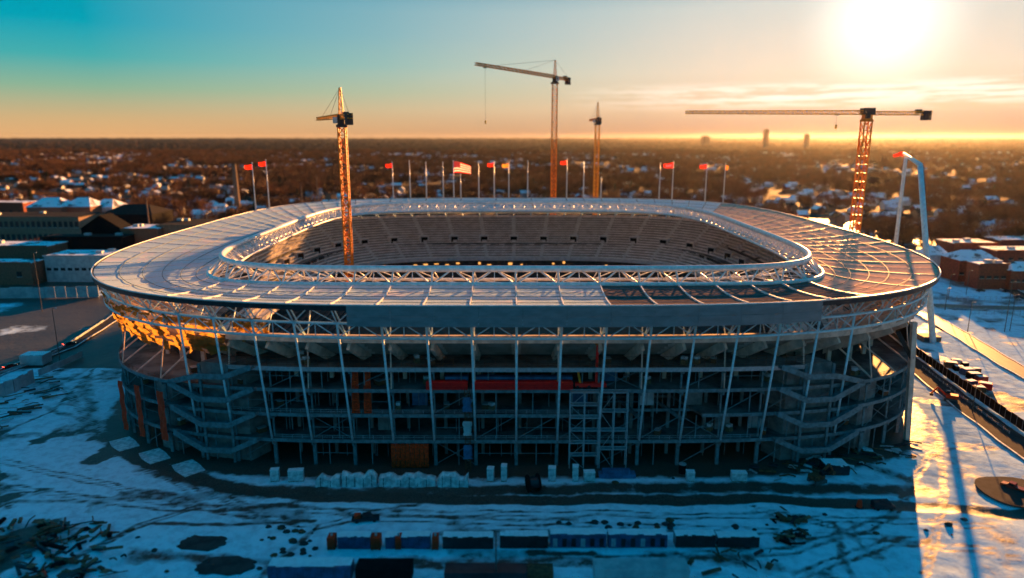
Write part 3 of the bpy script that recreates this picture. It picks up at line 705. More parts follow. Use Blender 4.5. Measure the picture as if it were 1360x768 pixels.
# far ground to the horizon: leaf litter, lawns under old snow
fm = bpy.data.materials.new('winter_suburb_ground'); fm.use_nodes = True; t = fm.node_tree; b = t.nodes['Principled BSDF']
g_ = N(t, 'ShaderNodeNewGeometry'); n1 = N(t, 'ShaderNodeTexNoise', in_Scale=0.02, in_Detail=9.0, in_Roughness=0.7); L(t, g_.outputs['Position'], n1.inputs['Vector'])
rp = ramp(t, n1.outputs[0], [(0.40, (0.045, 0.028, 0.017)), (0.60, (0.085, 0.050, 0.028)), (0.66, (0.22, 0.20, 0.19)), (0.74, (0.5, 0.5, 0.5))], 'LINEAR'); L(t, rp.outputs[0], b.inputs['Base Color']); b.inputs['Roughness'].default_value = .9; b.inputs['Specular IOR Level'].default_value = .15
far = MB(); far.quad((-27000, -1500, -.75), (27000, -1500, -.75), (27000, 29000, -.75), (-27000, 29000, -.75))
tag(far.build('ground', fm), kind='structure')

# ------------------------------------------------------------------ roads
M['asphalt'] = mat('wet_asphalt', (0.055, 0.052, 0.05), (0.035, 0.034, 0.033), 0.9, 0, .35, spec=.05)
M['grit'] = mat('gritty_road', (0.16, 0.12, 0.075), (0.07, 0.055, 0.04), 0.45, 0, .3, stretch=(1, .3, 1))
def ribbon(name, pts, w_, m, z=.5, paint=False):
    P = [G(*p) for p in pts]; Q = []
    for a, b in zip(P, P[1:]):
        k = max(2, int((b - a).length / 6)); Q += [a + (b - a) * i / k for i in range(k)]
    Q.append(P[-1]); mb = MB(); mp_ = MB(); kb = MB(); e = []
    for i, p in enumerate(Q):
        d = (Q[min(i + 1, len(Q) - 1)] - Q[max(i - 1, 0)]).normalized(); n = Vector((-d.y, d.x, 0)); ww = w_ * (1 + .06 * math.sin(i * 1.7)); e.append((p + n * ww / 2, p - n * ww / 2, n, p))
    for (a, b_, n, p), (c, d_, n2, p2) in zip(e, e[1:]):
        up = Vector((0, 0, z)); mb.quad(a + up, b_ + up, d_ + up, c + up)
        for s, (u, v) in ((1, (a, c)), (-1, (b_, d_))): kb.bar(u + up, v + up, .5, .3)
    o = tag(mb.build(name, m), kind='structure')
    kb.build('kerb', M['wrap'], o)
ribbon('perimeter_road', [(1140, 425), (1222, 492), (1290, 545), (1365, 600), (1460, 672)], 9.5, M['asphalt'], .42)
ribbon('access_road', [(1150, 395), (1232, 420), (1280, 448), (1345, 488), (1440, 540)], 8.5, M['grit'], .36)
ribbon('street', [(-60, 520), (20, 488), (90, 462), (150, 425), (175, 405)], 6, M['asphalt'], .4)
ribbon('side_street', [(1240, 407), (1300, 409), (1420, 412)], 9, M['grit'], .4)
ribbon('far_car_park', [(1060, 291), (1120, 295), (1180, 299), (1230, 304)], 34, M['grit'], .4)
ribbon('far_street', [(1300, 345), (1250, 350), (1340, 385), (1420, 425)], 9, M['asphalt'], .4)
pd_ = G(1350, 655); mb = MB(); mb.prism([(pd_.x + 9 * math.cos(a) * (abs(math.cos(a)) ** -.4 if abs(math.cos(a)) > .01 else 1), pd_.y + 8 * math.sin(a)) for a in np.arange(0, 2 * math.pi, .25)], .2, .5); tag(mb.build('dark_pad', M['asphalt']), kind='structure')  # rounded dark patch on the ground at the right edge

# ------------------------------------------------------------------ tower cranes
def lattice(mb, p, q, wd, n, ch=.35, br=.2, up=(0, 0, 1), tri_=False, w2=None):
    p = Vector(p); q = Vector(q); x, y = mb.frame(p, q, up); w2 = w2 or wd
    cs = ((-1, -1), (1, -1), (1, 1), (-1, 1)) if not tri_ else ((-1, -1), (1, -1), (0, 1))
    at_ = lambda i, c: p + (q - p) * i / n + (x * c[0] + y * c[1]) * ((wd + (w2 - wd) * i / n) / 2)
    for c in cs: mb.bar(at_(0, c), at_(n, c), ch)
    for i in range(n):
        for k in range(len(cs)):
            a, b = cs[k], cs[(k + 1) % len(cs)]
            if i % 2: a, b = b, a
            mb.bar(at_(i, a), at_(i + 1, b), br)
            mb.bar(at_(i, cs[k]), at_(i, cs[(k + 1) % len(cs)]), br)
def crane(base, zj, mw, tipdir, jl, cl, apex, m, mj, label, flat=False, rise=0.0, hook=None, name='tower_crane'):
    c = empty(name, base, 0, label, 'tower crane', 'tower cranes around the stadium'); B = Vector((0, 0, 0))
    mb = MB(); lattice(mb, (0, 0, 0), (0, 0, zj - 4), mw, max(8, int(zj / (mw * 1.15))), .62, .38); mb.box(-mw * .9, mw * .9, -mw * .9, mw * .9, 0, 1.2); mb.build('mast', m, c)
    mb = MB(); mb.prism([(mw * .85 * math.cos(a), mw * .85 * math.sin(a)) for a in np.arange(0, 6.28, .4)], zj - 4, zj - 2.8)
    mb.box(-mw * .5, mw * .5, -mw * .5, mw * .5, zj - 2.8, zj + 1.6); mb.build('slewing_unit', M['ballast'] if not flat else m, c)
    d = Vector((tipdir[0], tipdir[1], 0)).normalized(); nrm_ = Vector((-d.y, d.x, 0)); up = Vector((0, 0, 1))
    jd = (d + up * rise).normalized(); jw = 2.0 if not flat else 2.2
    mb = MB(); lattice(mb, d * mw * .5 + up * (zj + 1), jd * jl + up * (zj + 1), jw, int(jl / 2.6), .42, .24, w2=1.4); mb.build('jib', mj, c)
    mb = MB(); lattice(mb, -d * mw * .4 + up * (zj + .6), -d * cl + up * (zj + .6), 1.8, max(4, int(cl / 2.5)), .4, .22); mb.bar(-d * mw * .4 + up * (zj - .3), -d * cl + up * (zj - .3), 2.2, .3); mb.build('counter_jib', mj, c)
    cw = MB()
    for k in range(3):
        p = -d * (cl - 1.2 - k * 1.6); cw.bar(p + up * (zj - 3.2), p + up * (zj + 2.0), 1.35, 2.8, up=tuple(nrm_))
    cw.build('counterweight', M['ballast'], c)
    mc = MB(); p = -d * (cl - 7.5); mc.bar(p - d * 1.5 + up * (zj + 1.6), p + d * 1.5 + up * (zj + 1.6), 2.0, 2.2); mc.build('winch_house', M['ballast'], c)
    cb = MB(); p = nrm_ * (mw * .5 + 1.0) + d * 1.2; cb.bar(p + up * (zj - 2.2), p + up * (zj + .6), 2.0, 2.2); cab = cb.build('cab', M['white'] if not flat else M['ballast'], c)
    gb = MB(); gb.bar(p + d * 1.12 + up * (zj - 1.2), p + d * 1.12 + up * (zj + .3), 1.7, .12, up=tuple(d)); gb.build('cab_window', M['glass'], cab)
    if not flat:
        mb = MB(); lattice(mb, up * (zj + 1.6), up * (zj + apex), 2.0, 5, .35, .2, w2=.7); mb.build('tower_head', m, c)
        for q in (jd * jl * .42 + up * (zj + 2), jd * jl * .78 + up * (zj + 2), -d * (cl - 2) + up * (zj + 2)):
            MB().tube([up * (zj + apex), q], .09, 4).build('pendant_line', M['cable'], c)
    else:
        mb = MB(); mb.box(-mw * .7, mw * .7, -mw * .7, mw * .7, zj - .2, zj + 3.4); mb.build('turntable_frame', M['ballast'], c)
    if hook:
        p = jd * hook[0] + up * (zj + .2); tr_ = MB().bar(p - d * .9 - up * .5, p + d * .9 - up * .5, 1.6, .5).build('trolley', M['ballast'], c)
        MB().tube([p - up * .5, p - up * hook[1]], .06, 4).build('hoist_rope', M['cable'], tr_)
        MB().bar(p - up * hook[1], p - up * (hook[1] + 2.0), .9).build('hook_block', M['craneY'], tr_)
    return c
def at_depth(px, py, y): return Yp(px, py, y)
p1 = Yp(461, 118, 330); j1 = Yp(458, 156, 330)
crane((Yp(464, 356, 330).x, 330, .5), j1.z - 1, 3.2, (-.45, .9), 56, 17, p1.z - j1.z + 1, M['craneO'], M['craneY'], 'orange tower crane rising out of the stadium bowl, jib pointing towards the viewer')
p2 = Yp(734, 80, 520); j2 = Yp(734, 104, 520); tip = Yp(628, 84, 430)
crane((Yp(735, 262, 520).x, 520, 0), j2.z, 3.6, (tip.x - j2.x, tip.y - 520), math.hypot(tip.x - j2.x, tip.y - 520), 24, p2.z - j2.z, M['craneO'], M['craneO'], 'tallest tower crane behind the stadium, latticed jib reaching left against the sky', rise=.0, hook=(math.hypot(tip.x - j2.x, tip.y - 520) * .9, 32))
p3 = Yp(792, 136, 620); j3 = Yp(792, 160, 620)
crane((Yp(791, 262, 620).x, 620, 0), j3.z, 3.6, (-.06, 1), 40, 12, p3.z - j3.z, M['craneY'], M['craneO'], 'slim yellow tower crane seen end-on, right of the tallest crane behind the stadium')
j4 = Yp(1145, 152, 392); tipw = Yp(902, 147, 392); cw4 = Yp(1231, 152, 392)
crane((Yp(1139, 270, 392).x, 392, 0), j4.z, 4.2, (-1, -.02), j4.x - tipw.x, cw4.x - j4.x, 0, M['craneO'], M['craneY'], 'flat-topped yellow tower crane behind the right end, long level jib under the sun', flat=True, hook=(17, 6))

# white twin-legged derrick beside the right end
dk = empty('derrick', (G(1243, 452).x, G(1243, 452).y, 0), 0, 'tall white bent-topped derrick with a red flag, beside the right end of the roof', 'derrick')
off = Vector(dk.location)
A0 = G(1239, 455); A1 = Yp(1222, 219, A0.y + 8); T_ = Yp(1200, 204, A0.y + 40); B0 = Vector((Yp(1188, 340, A0.y + 78).x, A0.y + 78, 0)); B1 = Yp(1203, 210, A0.y + 42)
mb = MB(); mb.tube([A0 - off, A1 - off], [1.4, 1.1], 10).build('main_leg', M['steel'], dk, True)
MB().tube([A1 - off, T_ - off], [1.1, .7], 10).build('bent_arm', M['steel'], dk, True)
MB().tube([B0 - off, B1 - off], [1.1, .8], 10).build('rear_leg', M['truss'], dk, True)
MB().box(A0.x - off.x - 4, A0.x - off.x + 4, -3, 3, 0, 2.4).build('crawler_base', M['track'], dk)
fl = MB(); tf = T_ - off
for k in range(5):
    xa, xb = -k * 1.0, -(k + 1) * 1.0; za, zb = .4 * math.sin(k * 1.1), .4 * math.sin(k * 1.1 + 1.1)
    fl.quad(tf + Vector((xa, .2 * math.sin(k * 2), za + .6 - k * .15)), tf + Vector((xb, .2 * math.sin(k * 2 + 2), zb + .45 - k * .15)), tf + Vector((xb, .2 * math.sin(k * 2 + 2), zb - 1.5 + k * .05)), tf + Vector((xa, .2 * math.sin(k * 2), za - 1.5)))
M['redflag'] = mat('red_flag', (0.75, 0.03, 0.015), (0.6, 0.02, 0.01), .8)
def translucent(name, col, col2=None):
    m = bpy.data.materials.new(name); m.use_nodes = True; t = m.node_tree; t.nodes.clear()
    d = N(t, 'ShaderNodeBsdfDiffuse', in_Color=(*col, 1)); tr = N(t, 'ShaderNodeBsdfTranslucent', in_Color=(*col, 1)); mx = N(t, 'ShaderNodeMixShader', in_Fac=.5)
    L(t, d.outputs[0], mx.inputs[1]); L(t, tr.outputs[0], mx.inputs[2]); o = N(t, 'ShaderNodeOutputMaterial'); L(t, mx.outputs[0], o.inputs[0]); return m
M['redcloth'] = translucent('red_cloth', (0.80, 0.035, 0.02)); M['whitecloth'] = translucent('white_cloth', (0.85, 0.80, 0.75)); M['bluecloth'] = translucent('navy_cloth', (0.20, 0.03, 0.05)); M['goldcloth'] = translucent('gold_cloth', (0.75, 0.30, 0.05))
fl.build('flag', M['redcloth'], dk)

# ------------------------------------------------------------------ flagpoles on the far rim
def flagmesh(w_, h_, cols, drop=.25, d=1):
    """waving cloth; cols = list of (material, v0, v1, u0, u1)"""
    out = []
    for m, v0, v1, u0, u1 in cols:
        mb = MB(); n = 10; k0 = int(u0 * n); k1 = int(u1 * n)
        P_ = lambda u, v: Vector((d * u * w_, .35 * math.sin(u * 7 + v), -drop * w_ * u * u - v * h_ * (1 - .3 * u) + .18 * math.sin(u * 8)))
        for k in range(k0, k1):
            mb.quad(P_(k / n, v0), P_((k + 1) / n, v0), P_((k + 1) / n, v1), P_(k / n, v1))
        out.append((mb, m))
    return out
poles = [(340, 217, 'r', -1), (358, 213, 'r', -1), (523, 216, 'r', -1), (545, 214, '', 1), (567, 216, '', 1), (589, 216, '', 1), (602.5, 214, 'S', 1), (612, 232, '', 1), (636, 216, '', 1), (656, 215, 'r', -1), (676, 216, 'g', -1), (701, 214, '', 1),
         (752, 212, 'r', -1), (775, 215, '', 1), (798, 236, '', 1), (875, 217, '', 1), (892, 215, 'w', -1), (936, 217, 'r', -1), (960, 218, 'o', 1)]
def rim_at(px):
    best = None
    for k in range(400, 1800):
        p = RIM(4 * k / 2200 + 0); 
        if p[1] < CY + 15: continue
        x, y = proj(p[0], p[1], ZR)
        if best is None or abs(x - px) < best[0]: best = (abs(x - px), p)
    return best[1]
lab = {(340, 'r'): 'white flagpole at the far left of the back rim, red flag hanging towards its neighbour', (358, 'r'): 'second white flagpole from the left on the back rim, small red flag', (523, 'r'): 'white flagpole with a small red flag, just right of the orange crane mast',
       (602.5, 'S'): 'white flagpole flying the big red and white striped flag', (656, 'r'): 'white flagpole with a tiny red flag, left of the gold one', (676, 'g'): 'white flagpole with a small gold flag', (752, 'r'): 'white flagpole with a red flag beside the tallest crane mast',
       (892, 'w'): 'white flagpole with a red and white flag, right part of the back rim', (936, 'r'): 'white flagpole with a small red flag, second from the right', (960, 'o'): 'rightmost white flagpole on the back rim, furled dark orange flag', (798, ''): 'short bare white flagpole beside the slim yellow crane', (612, ''): 'short bare white flagpole under the big striped flag'}
for px, py, k, d in poles:
    p = rim_at(px); top_ = Yp(px, py, p[1]); h_ = top_.z - ZR
    f = empty('flagpole', (p[0], p[1], ZR), 0, lab.get((px, k), 'bare white flagpole standing on the back rim of the roof'), 'flagpole', 'flagpoles on the back rim of the stadium')
    mb = MB(); mb.tube([(0, 0, 0), (0, 0, h_)], [.42, .2], 8); mb.build('pole', M['pole'], f, True)
    MB().prism([(.4 * math.cos(a), .4 * math.sin(a)) for a in np.arange(0, 6.28, .8)], h_, h_ + .5).build('finial', M['pole'], f)
    if k:
        if k == 'S':
            cols = [(M['redcloth'] if j % 2 == 0 else M['whitecloth'], j / 9, (j + 1) / 9, 0 if j > 4 else .45, 1) for j in range(9)] + [(M['bluecloth'], 0, 5 / 9, 0, .45)]
            parts_ = flagmesh(12.0, 8.0, cols, .28, 1)
            fo = None
            for j, (mb, m) in enumerate(parts_):
                o = mb.build('flag' if j == 0 else ('flag_canton' if j == 9 else 'flag_stripe'), m, fo or f)
                if fo is None: fo = o; o.location = (0, 0, h_ - .3)
        else:
            c = {'r': 'redcloth', 'g': 'goldcloth', 'w': 'redcloth', 'o': 'goldcloth'}[k]; ww, hh = (6.5, 3.6) if k == 'w' else ((2, 3.5) if k == 'o' else (4.6, 3.0))
            (mb, m), = flagmesh(ww, hh, [(M[c], 0, 1, 0, 1)], .12, d); o = mb.build('flag', m, f); o.location = (0, 0, h_ - .8)
            if k == 'w':
                (mb, m), = flagmesh(ww, hh, [(M['whitecloth'], .3, .75, .2, .8)], .12, d); q = mb.build('flag_emblem', m, o); q.location = (0, -.06, 0)

# ------------------------------------------------------------------ things on and in the stadium front
fy = lambda x: CY - 145 * (1 - abs((x - CX) / 138.5) ** 4.6) ** (1 / 4.6)
def onfloor(px, z, inset=2.0):
    y = 180.0
    for _ in range(4):
        x = (px - 680) / F_PX * (y * ct + (H - z) * st); y = fy(x) + inset
    return Vector((x, y, z))
# golden tarpaulins in the near left corner and a smaller one on the right
def tarp(t0, t1, z0, z1, lab_, seed, c=BOUT, tt=.0):
    mb = MB(); nu, nv = 34, 14; rr_ = random.Random(seed)
    for a in range(nu + 1):
        for b in range(nv + 1):
            u, v = a / nu, b / nv; p = c(S(t0 + (t1 - t0) * u)); z = z0 + (z1 - z0) * v + rr_.uniform(-.25, .25)
            edge_ = rr_.uniform(-.8, .8) if b in (0, nv) else 0
            n_ = Vector((p[0] - CX, p[1] - CY, 0)).normalized() * (rr_.uniform(-.8, .8) + (v * 4.0)); edge_ = rr_.uniform(-1.8, 1.2) if b == 0 else (rr_.uniform(-1.5, .8) if b == nv else 0)
            mb.v.append((p[0] + n_.x, p[1] + n_.y, z + edge_))
    for a in range(nu):
        for b in range(nv):
            if nu > 9 and rr_.random() < .16 + .12 * (b > 9): continue
            k = a * (nv + 1) + b; mb.f.append((k, k + 1, k + nv + 2, k + nv + 1))
    o = mb.build('tarpaulin', M['tarp'], None, False, origin=(*c(S(t0)), z0)); tag(o, lab_, 'tarpaulin', 'golden tarpaulins under the roof')
tarp(-13.6, -7.0, 32.4, 43.5, 'large crumpled golden tarpaulin glowing under the left end of the roof', 1)
tarp(-6.7, -5.9, 37.5, 44.0, 'small golden tarpaulin hanging just right of the large one at the left end', 2)
tarp(12.9, 13.6, 37, 43, 'small golden tarpaulin under the right tip of the roof', 3)
# orange sheets at the left corner
for px, y0, y1, wd, lb in ((170, 506, 571, 2.0, 'leftmost of the three tall orange sheets on the left corner'), (193, 512, 580, 2.1, 'middle of the three tall orange sheets on the left corner'), (224, 520, 585, 2.6, 'rightmost and widest of the three tall orange sheets on the left corner')):
    best = min((abs(proj(*FLO(S(-k * .1)), 12)[0] - px), k) for k in range(60, 119)); c_ = FLO(S(-best[1] * .1)); nn = Vector((c_[0] - CX, c_[1] - CY, 0)).normalized(); cp = Vector((c_[0], c_[1], 0)) + nn * .8; sd_ = Vector((.93, -.36, 0)); cp = cp + nn * .8
    zt = Yp(px, y0, cp.y).z; zb = max(.5, Yp(px, y1, cp.y).z); mb = MB(); n = 10
    for k in range(n):
        for s in range(3):
            f0, f1 = -1 + s * 2 / 3, -1 + (s + 1) * 2 / 3; z_a, z_b = zb + (zt - zb) * k / n, zb + (zt - zb) * (k + 1) / n
            P_ = lambda f, z, kk: cp + sd_ * f * wd / 2 + nn * (.12 * math.sin(kk * 1.9 + f * 3)) + Vector((0, 0, z))
            mb.quad(P_(f0, z_a, k), P_(f1, z_a, k), P_(f1, z_b, k + 1), P_(f0, z_b, k + 1))
    tag(mb.build('orange_sheet', M['orange'], origin=cp), lb, 'sheeting', 'orange sheets on the left corner')
# orange formwork ladders
for px, lb in ((472, 'left one of two orange formwork frames between floors'), (488, 'right one of two orange formwork frames between floors')):
    p = onfloor(px, 23.0, 1.0); p.z = 0; mb = MB(); w0, w1 = 1.9, 1.5
    for sx in (-1, 1): mb.bar(p + Vector((sx * w0 / 2, -.8, 16.0)), p + Vector((sx * w1 / 2, .2, 28.2)), .3)
    for k in range(18): z = 16.2 + k * .68; mb.bar(p + Vector((-.95, -.75 + k * .05, z)), p + Vector((.95, -.75 + k * .05, z)), .28, .42)
    mb.bar(p + Vector((0, -.5, 16)), p + Vector((0, .4, 28.2)), 1.5, .12, up=(0, 1, 0))
    tag(mb.build('orange_formwork', M['orangebox'], origin=p), lb, 'formwork', 'orange formwork frames')
p = onfloor(545, 0, -1.2); mb = MB()
for k in range(8): mb.box(-5.2 + k * 1.32, -5.2 + k * 1.32 + 1.15, 0, .5, .2, 7.2)
for z in (.8, 2.6, 4.4, 6.2): mb.box(-5.3, 5.4, -.12, .05, z, z + .3)
o = tag(mb.build('orange_formwork', M['orangebox']), 'rusty orange formwork wall on the ground floor, left of centre', 'formwork'); o.location = p
# red girder bundles and blue sheets on the third floor
for a, b, lb in ((566, 621, 'shorter red girder bundle lying on the third floor edge, left'), (627, 761, 'longer red girder bundle lying on the third floor edge, right')):
    pa, pb = onfloor(a, 23.2, -.3), onfloor(b, 23.2, -.3); mb = MB()
    for k, (dy, dz) in enumerate(((0, 0), (.0, 1.15), (1.3, 0), (1.3, 1.15))):
        for zz in (0, .85): mb.bar(pa + Vector((k * .1, dy, dz + zz + .12)), pb + Vector((-k * .15, dy, dz + zz + .12)), .9, .16)
        mb.bar(pa + Vector((0, dy, dz + .5)), pb + Vector((0, dy, dz + .5)), .16, .8)
    tag(mb.build('girder_bundle', M['red'], origin=pa), lb, 'steel girders', 'red girder bundles')
    pa, pb = pa + Vector((5 if a < 600 else 1, 3.2, 2.3)), pb + Vector((0, 3.2, 2.3)); mb = MB(); mb.bar(pa, pb, 1.8, 1.0)
    tag(mb.build('tarpaulin_roll', M['bluetarp'], origin=pa), 'long blue sheet laid behind the ' + ('shorter' if a < 600 else 'longer') + ' red girder bundle', 'tarpaulin', 'blue sheets behind the girders')
# scaffold towers
def scaffold(px0, px1, z0, z1, lb, lifts, m=M['galv']):
    pa, pb = onfloor(px0, 12, -1.5), onfloor(px1, 12, -1.5); c = empty('scaffold_tower', (pa.x, pa.y, z0), 0, lb, 'scaffold', 'scaffold towers on the stadium front'); wd = pb.x - pa.x; hh = z1 - z0
    mb = MB()
    for x in np.linspace(0, wd, 3):
        for y in (0, 2.2): mb.bar((x, y, 0), (x, y, hh), .28)
    mb.build('standards', m, c)
    for k in range(1, lifts + 1):
        z = hh * k / lifts; mb = MB(); mb.bar((0, 1.1, z), (wd, 1.1, z), 2.2, .22); d = mb.build('deck', m, c)
        mb = MB(); mb.bar((0, 0, z + 1.0), (wd, 0, z + 1.0), .12); mb.build('handrail', m, d)
    mb = MB()
    for k in range(lifts):
        za, zb = hh * k / lifts, hh * (k + 1) / lifts
        mb.bar((0, -.1, za), (wd / 2, -.1, zb), .12) if k % 2 else mb.bar((wd / 2, -.1, za), (0, -.1, zb), .12)
    mb.build('diagonal_brace', m, c)
scaffold(757, 795, .2, 22.6, 'left scaffold tower with stairs, right of the long red girders', 6)
scaffold(797, 833, .2, 22.6, 'right scaffold tower with cross bracing, beside the stair scaffold', 4)
# hoist tower hung with blue netting
p = onfloor(622, 0, -2.2); hz = empty('hoist_tower', p, 0, 'slim hoist tower hung with blue netting, front centre of the stadium', 'hoist'); mb = MB(); lattice(mb, (0, 0, 0), (0, 0, 24), 1.4, 16, .14, .09); mb.build('lattice_mast', M['rust'], hz)
for z in (6, 13, 20):
    mb = MB(); rr_ = random.Random(z)
    for k in range(10):
        a0, a1 = -2.2 + k * .42 + z, -2.2 + (k + 1) * .42 + z; wa, wb = .9 + .5 * rr_.random(), .9 + .5 * rr_.random()
        mb.quad((-wa, -.9 - .2 * rr_.random(), a0), (wa, -.9, a0), (wb, -1.0, a1), (-wb, -.9, a1))
    mb.build('netting', M['tealfence'] if z == 13 else M['bluetarp'], hz)
# boom lift in front of the girders
p = onfloor(776, 23.2, 1.0); bl = empty('boom_lift', p, 0, 'red boom lift parked on the third floor right of the girders', 'boom lift')
MB().box(-2.6, 6, -1, 1, .5, 1.5).build('chassis', M['red'], bl)
for x in (-2, 1.2):
    o = MB().tube([(x, -1.2, .5), (x, 1.2, .5)], .5, 10).build('wheel', M['tyre'], bl)
MB().bar((-1.2, 0, 1.5), (-1.9, 0, 5.2), .6).build('lower_boom', M['craneO'], bl); MB().bar((3.2, 0, 1.5), (3.4, 0, 12.5), .7).build('upper_boom', M['red'], bl)
mb = MB(); mb.box(2.7, 4.2, -.7, .7, 12.5, 12.7)
for x in (2.7, 4.2):
    for y in (-.7, .7): mb.bar((x, y, 12.6), (x, y, 13.8), .1)
mb.bar((2.7, -.7, 13.8), (4.2, -.7, 13.8), .1); mb.build('basket', M['craneO'], bl)
# loose stacks on the floors
cr = empty('pallet_stack', (0, 0, 0)); mb = MB()
for k in range(4): mb.box(-.9, .9, -.7, .7, k * .35, k * .35 + .22)
mb.build('pallets', M['pallet'], cr); MB().box(-.8, .8, -.6, .6, 1.42, 2.2).build('load', M['wrap'], cr)
cr2 = empty('material_crate', (0, 0, 0)); mb = MB(); mb.box(-1.2, 1.2, -.8, .8, .15, 1.5); mb.build('box', M['rust'], cr2); MB().box(-1.25, 1.25, -.85, .85, 1.5, 1.62).build('lid', M['galv'], cr2)
tag(cr, 'wrapped pallet load standing on a concourse floor of the stadium', 'pallet', 'pallet loads on the concourse floors'); tag(cr2, 'brown lidded crate standing on a concourse floor of the stadium', 'crate', 'crates on the concourse floors')
first = {0: True, 1: True}
for k in range(46):
    z = random.choice((8.0, 15.7, 23.0, 29.3, 23.0)); px = random.uniform(360, 1040) if z > 25 else random.uniform(170, 1180); q = onfloor(px, z + .02, random.uniform(2, 9)); j = k % 2
    if z == 15.7 and 10 < q.x < 75: continue
    r0 = (cr, cr2)[j]
    if first[j]: r0.location = q; r0.rotation_euler.z = random.random(); first[j] = False
    else: dup(r0, q, random.random() * 3)

# ------------------------------------------------------------------ site: foreground
def boxthing(name, px0, px1, pyb, h_, dp, m, lb, cat, group=None, roof=True, ribs=False, dark=False, doors=0, snow=True):
    a, b = G(px0, pyb), G(px1, pyb); wd = b.x - a.x; c = empty(name, ((a.x + b.x) / 2, a.y, 0), 0, lb, cat, group); mb = MB(); mb.box(-wd / 2, wd / 2, 0, dp, .15, h_)
    if ribs:
        n = int(wd / .6)
        for k in range(n): x = -wd / 2 + (k + .5) * wd / n; mb.box(x - .1, x + .1, -.08, 0, .3, h_ - .2)
    mb.build('body', m, c)
    if snow:
        rr_ = random.Random(px0); mb = MB(); n = 10
        for k in range(n): x0_, x1_ = -wd / 2 + wd * k / n, -wd / 2 + wd * (k + 1) / n; mb.box(x0_ + .01, x1_ - .01, rr_.uniform(0, .25) * dp, dp, h_, h_ + rr_.uniform(.06, .16))
        mb.build('snow_cover', M['snow'], c)
    for k in range(doors):
        x = -wd / 2 + wd * (k + .5) / doors; mb = MB(); mb.box(x - .5, x + .5, -.12, -.02, .4, 2.4); mb.build('door' if k % 3 == 0 else 'window', M['galv' if k % 3 == 0 else 'glass'], c)
    return c
SEG = [(448, 470, 'blue', 'short blue container at the left end of the long row, behind the orange tank'), (472, 492, 'blue', 'second blue container of the long row'), (512, 573, 'blue', 'long blue site cabin between two orange tanks'), (586, 636, 'rust', 'brown tarped container in the middle of the long row')]
boxthing('container', 449, 492, 730, 3.0, 2.5, M['blue'], 'blue container at the left end of the long foreground row', 'container', 'containers of the long row', ribs=True)
boxthing('container', 512, 571, 730, 3.0, 2.5, M['blue'], 'blue container between the second and fourth orange tanks', 'container', 'containers of the long row', ribs=True)
boxthing('container', 588, 655, 730, 2.9, 2.5, M['cardark'], 'black flat container right of the last orange tank', 'container', 'containers of the long row', ribs=True)
boxthing('container', 664, 728, 729, 3.0, 2.5, M['cardark'], 'dark container right of the foreground lamp post', 'container', 'containers of the long row', ribs=True)
boxthing('site_cabin', 731, 805, 728, 3.2, 2.6, M['blue'], 'blue site cabin with dark windows, left one of the pair', 'cabin', 'site cabins of the long row', doors=6)
boxthing('site_cabin', 808, 886, 728, 3.2, 2.6, M['blue'], 'blue site cabin with dark windows, right one of the pair', 'cabin', 'site cabins of the long row', doors=6)
boxthing('container', 897, 950, 728, 3.0, 2.5, M['cardark'], 'dark container right of the blue cabins', 'container', 'containers of the long row', ribs=True)
boxthing('container', 953, 1008, 728, 2.6, 2.5, M['cardark'], 'dark container at the right end of the long foreground row', 'container', 'containers of the long row', ribs=True)
for px, wd, lb in ((440, 1.7, 'orange tank at the left end of the container row'), (499, 2.1, 'widest orange tank, second from the left in the container row'), (529, 1.3, 'narrow orange tank, third from the left in the container row'), (578, 1.4, 'orange tank, rightmost in the container row')):
    p = G(px, 731); c = empty('orange_tank', p, 0, lb, 'tank', 'orange tanks in the container row'); mb = MB(); mb.box(-wd / 2, wd / 2, -.2, 2.2, .35, 3.1); mb.box(-wd / 2 - .08, wd / 2 + .08, -.28, -.2, 1.6, 1.75); mb.build('body', M['orange'], c)
    mb = MB(); mb.tube([(0, 1, 3.1), (0, 1, 3.6)], .28, 10); mb.build('cap', M['galv'], c)
    mb = MB(); mb.box(-wd / 2, -wd / 2 + .25, 0, 2, 0, .35); mb.box(wd / 2 - .25, wd / 2, 0, 2, 0, .35); mb.build('feet', M['ballast'], c)
boxthing('container', 356, 466, 772, 3.2, 3.5, M['blue'], 'blue container cut by the bottom edge, left of the black one', 'container', 'containers at the bottom edge', ribs=True)
boxthing('container', 472, 546, 776, 3.4, 4, M['black'], 'black container cut by the bottom edge', 'container', 'containers at the bottom edge', snow=False, ribs=True)
boxthing('container', 590, 700, 776, 2.6, 3.5, M['cardark'], 'low dark container at the bottom edge, behind the foreground lamp post', 'container', 'containers at the bottom edge', ribs=True, snow=False)
boxthing('container', 790, 915, 776, 3.4, 4, M['tealfence'], 'grey container at the bottom edge under the blue cabins', 'container', 'containers at the bottom edge', ribs=True, snow=False)
for px, py, sx, sy, lb in ((268, 722, 5.6, 3.0, 'dark ground sheet lying in the snow, upper of two left of the containers'), (300, 752, 6.5, 3.2, 'dark ground sheet lying in the snow, lower of two left of the containers')):
    q_ = G(px, py); rr_ = random.Random(px); mb = MB(); nn_ = 26; poly = [(sx * math.cos(6.283 * k / nn_) * abs(math.cos(6.283 * k / nn_) + 1e-6) ** -.35 * rr_.uniform(.82, 1.08), sy * math.sin(6.283 * k / nn_) * rr_.uniform(.8, 1.1)) for k in range(nn_)]
    mb.prism(poly, -.2, .3); o = mb.build('ground_sheet', M['darkconc']); o.location = q_; tag(o, lb, 'sheeting', 'dark ground sheets')
boxthing('skip', 700, 735, 772, 2.2, 3, M['rust'], 'brown skip at the bottom edge right of the lamp post', 'skip', None, snow=False)
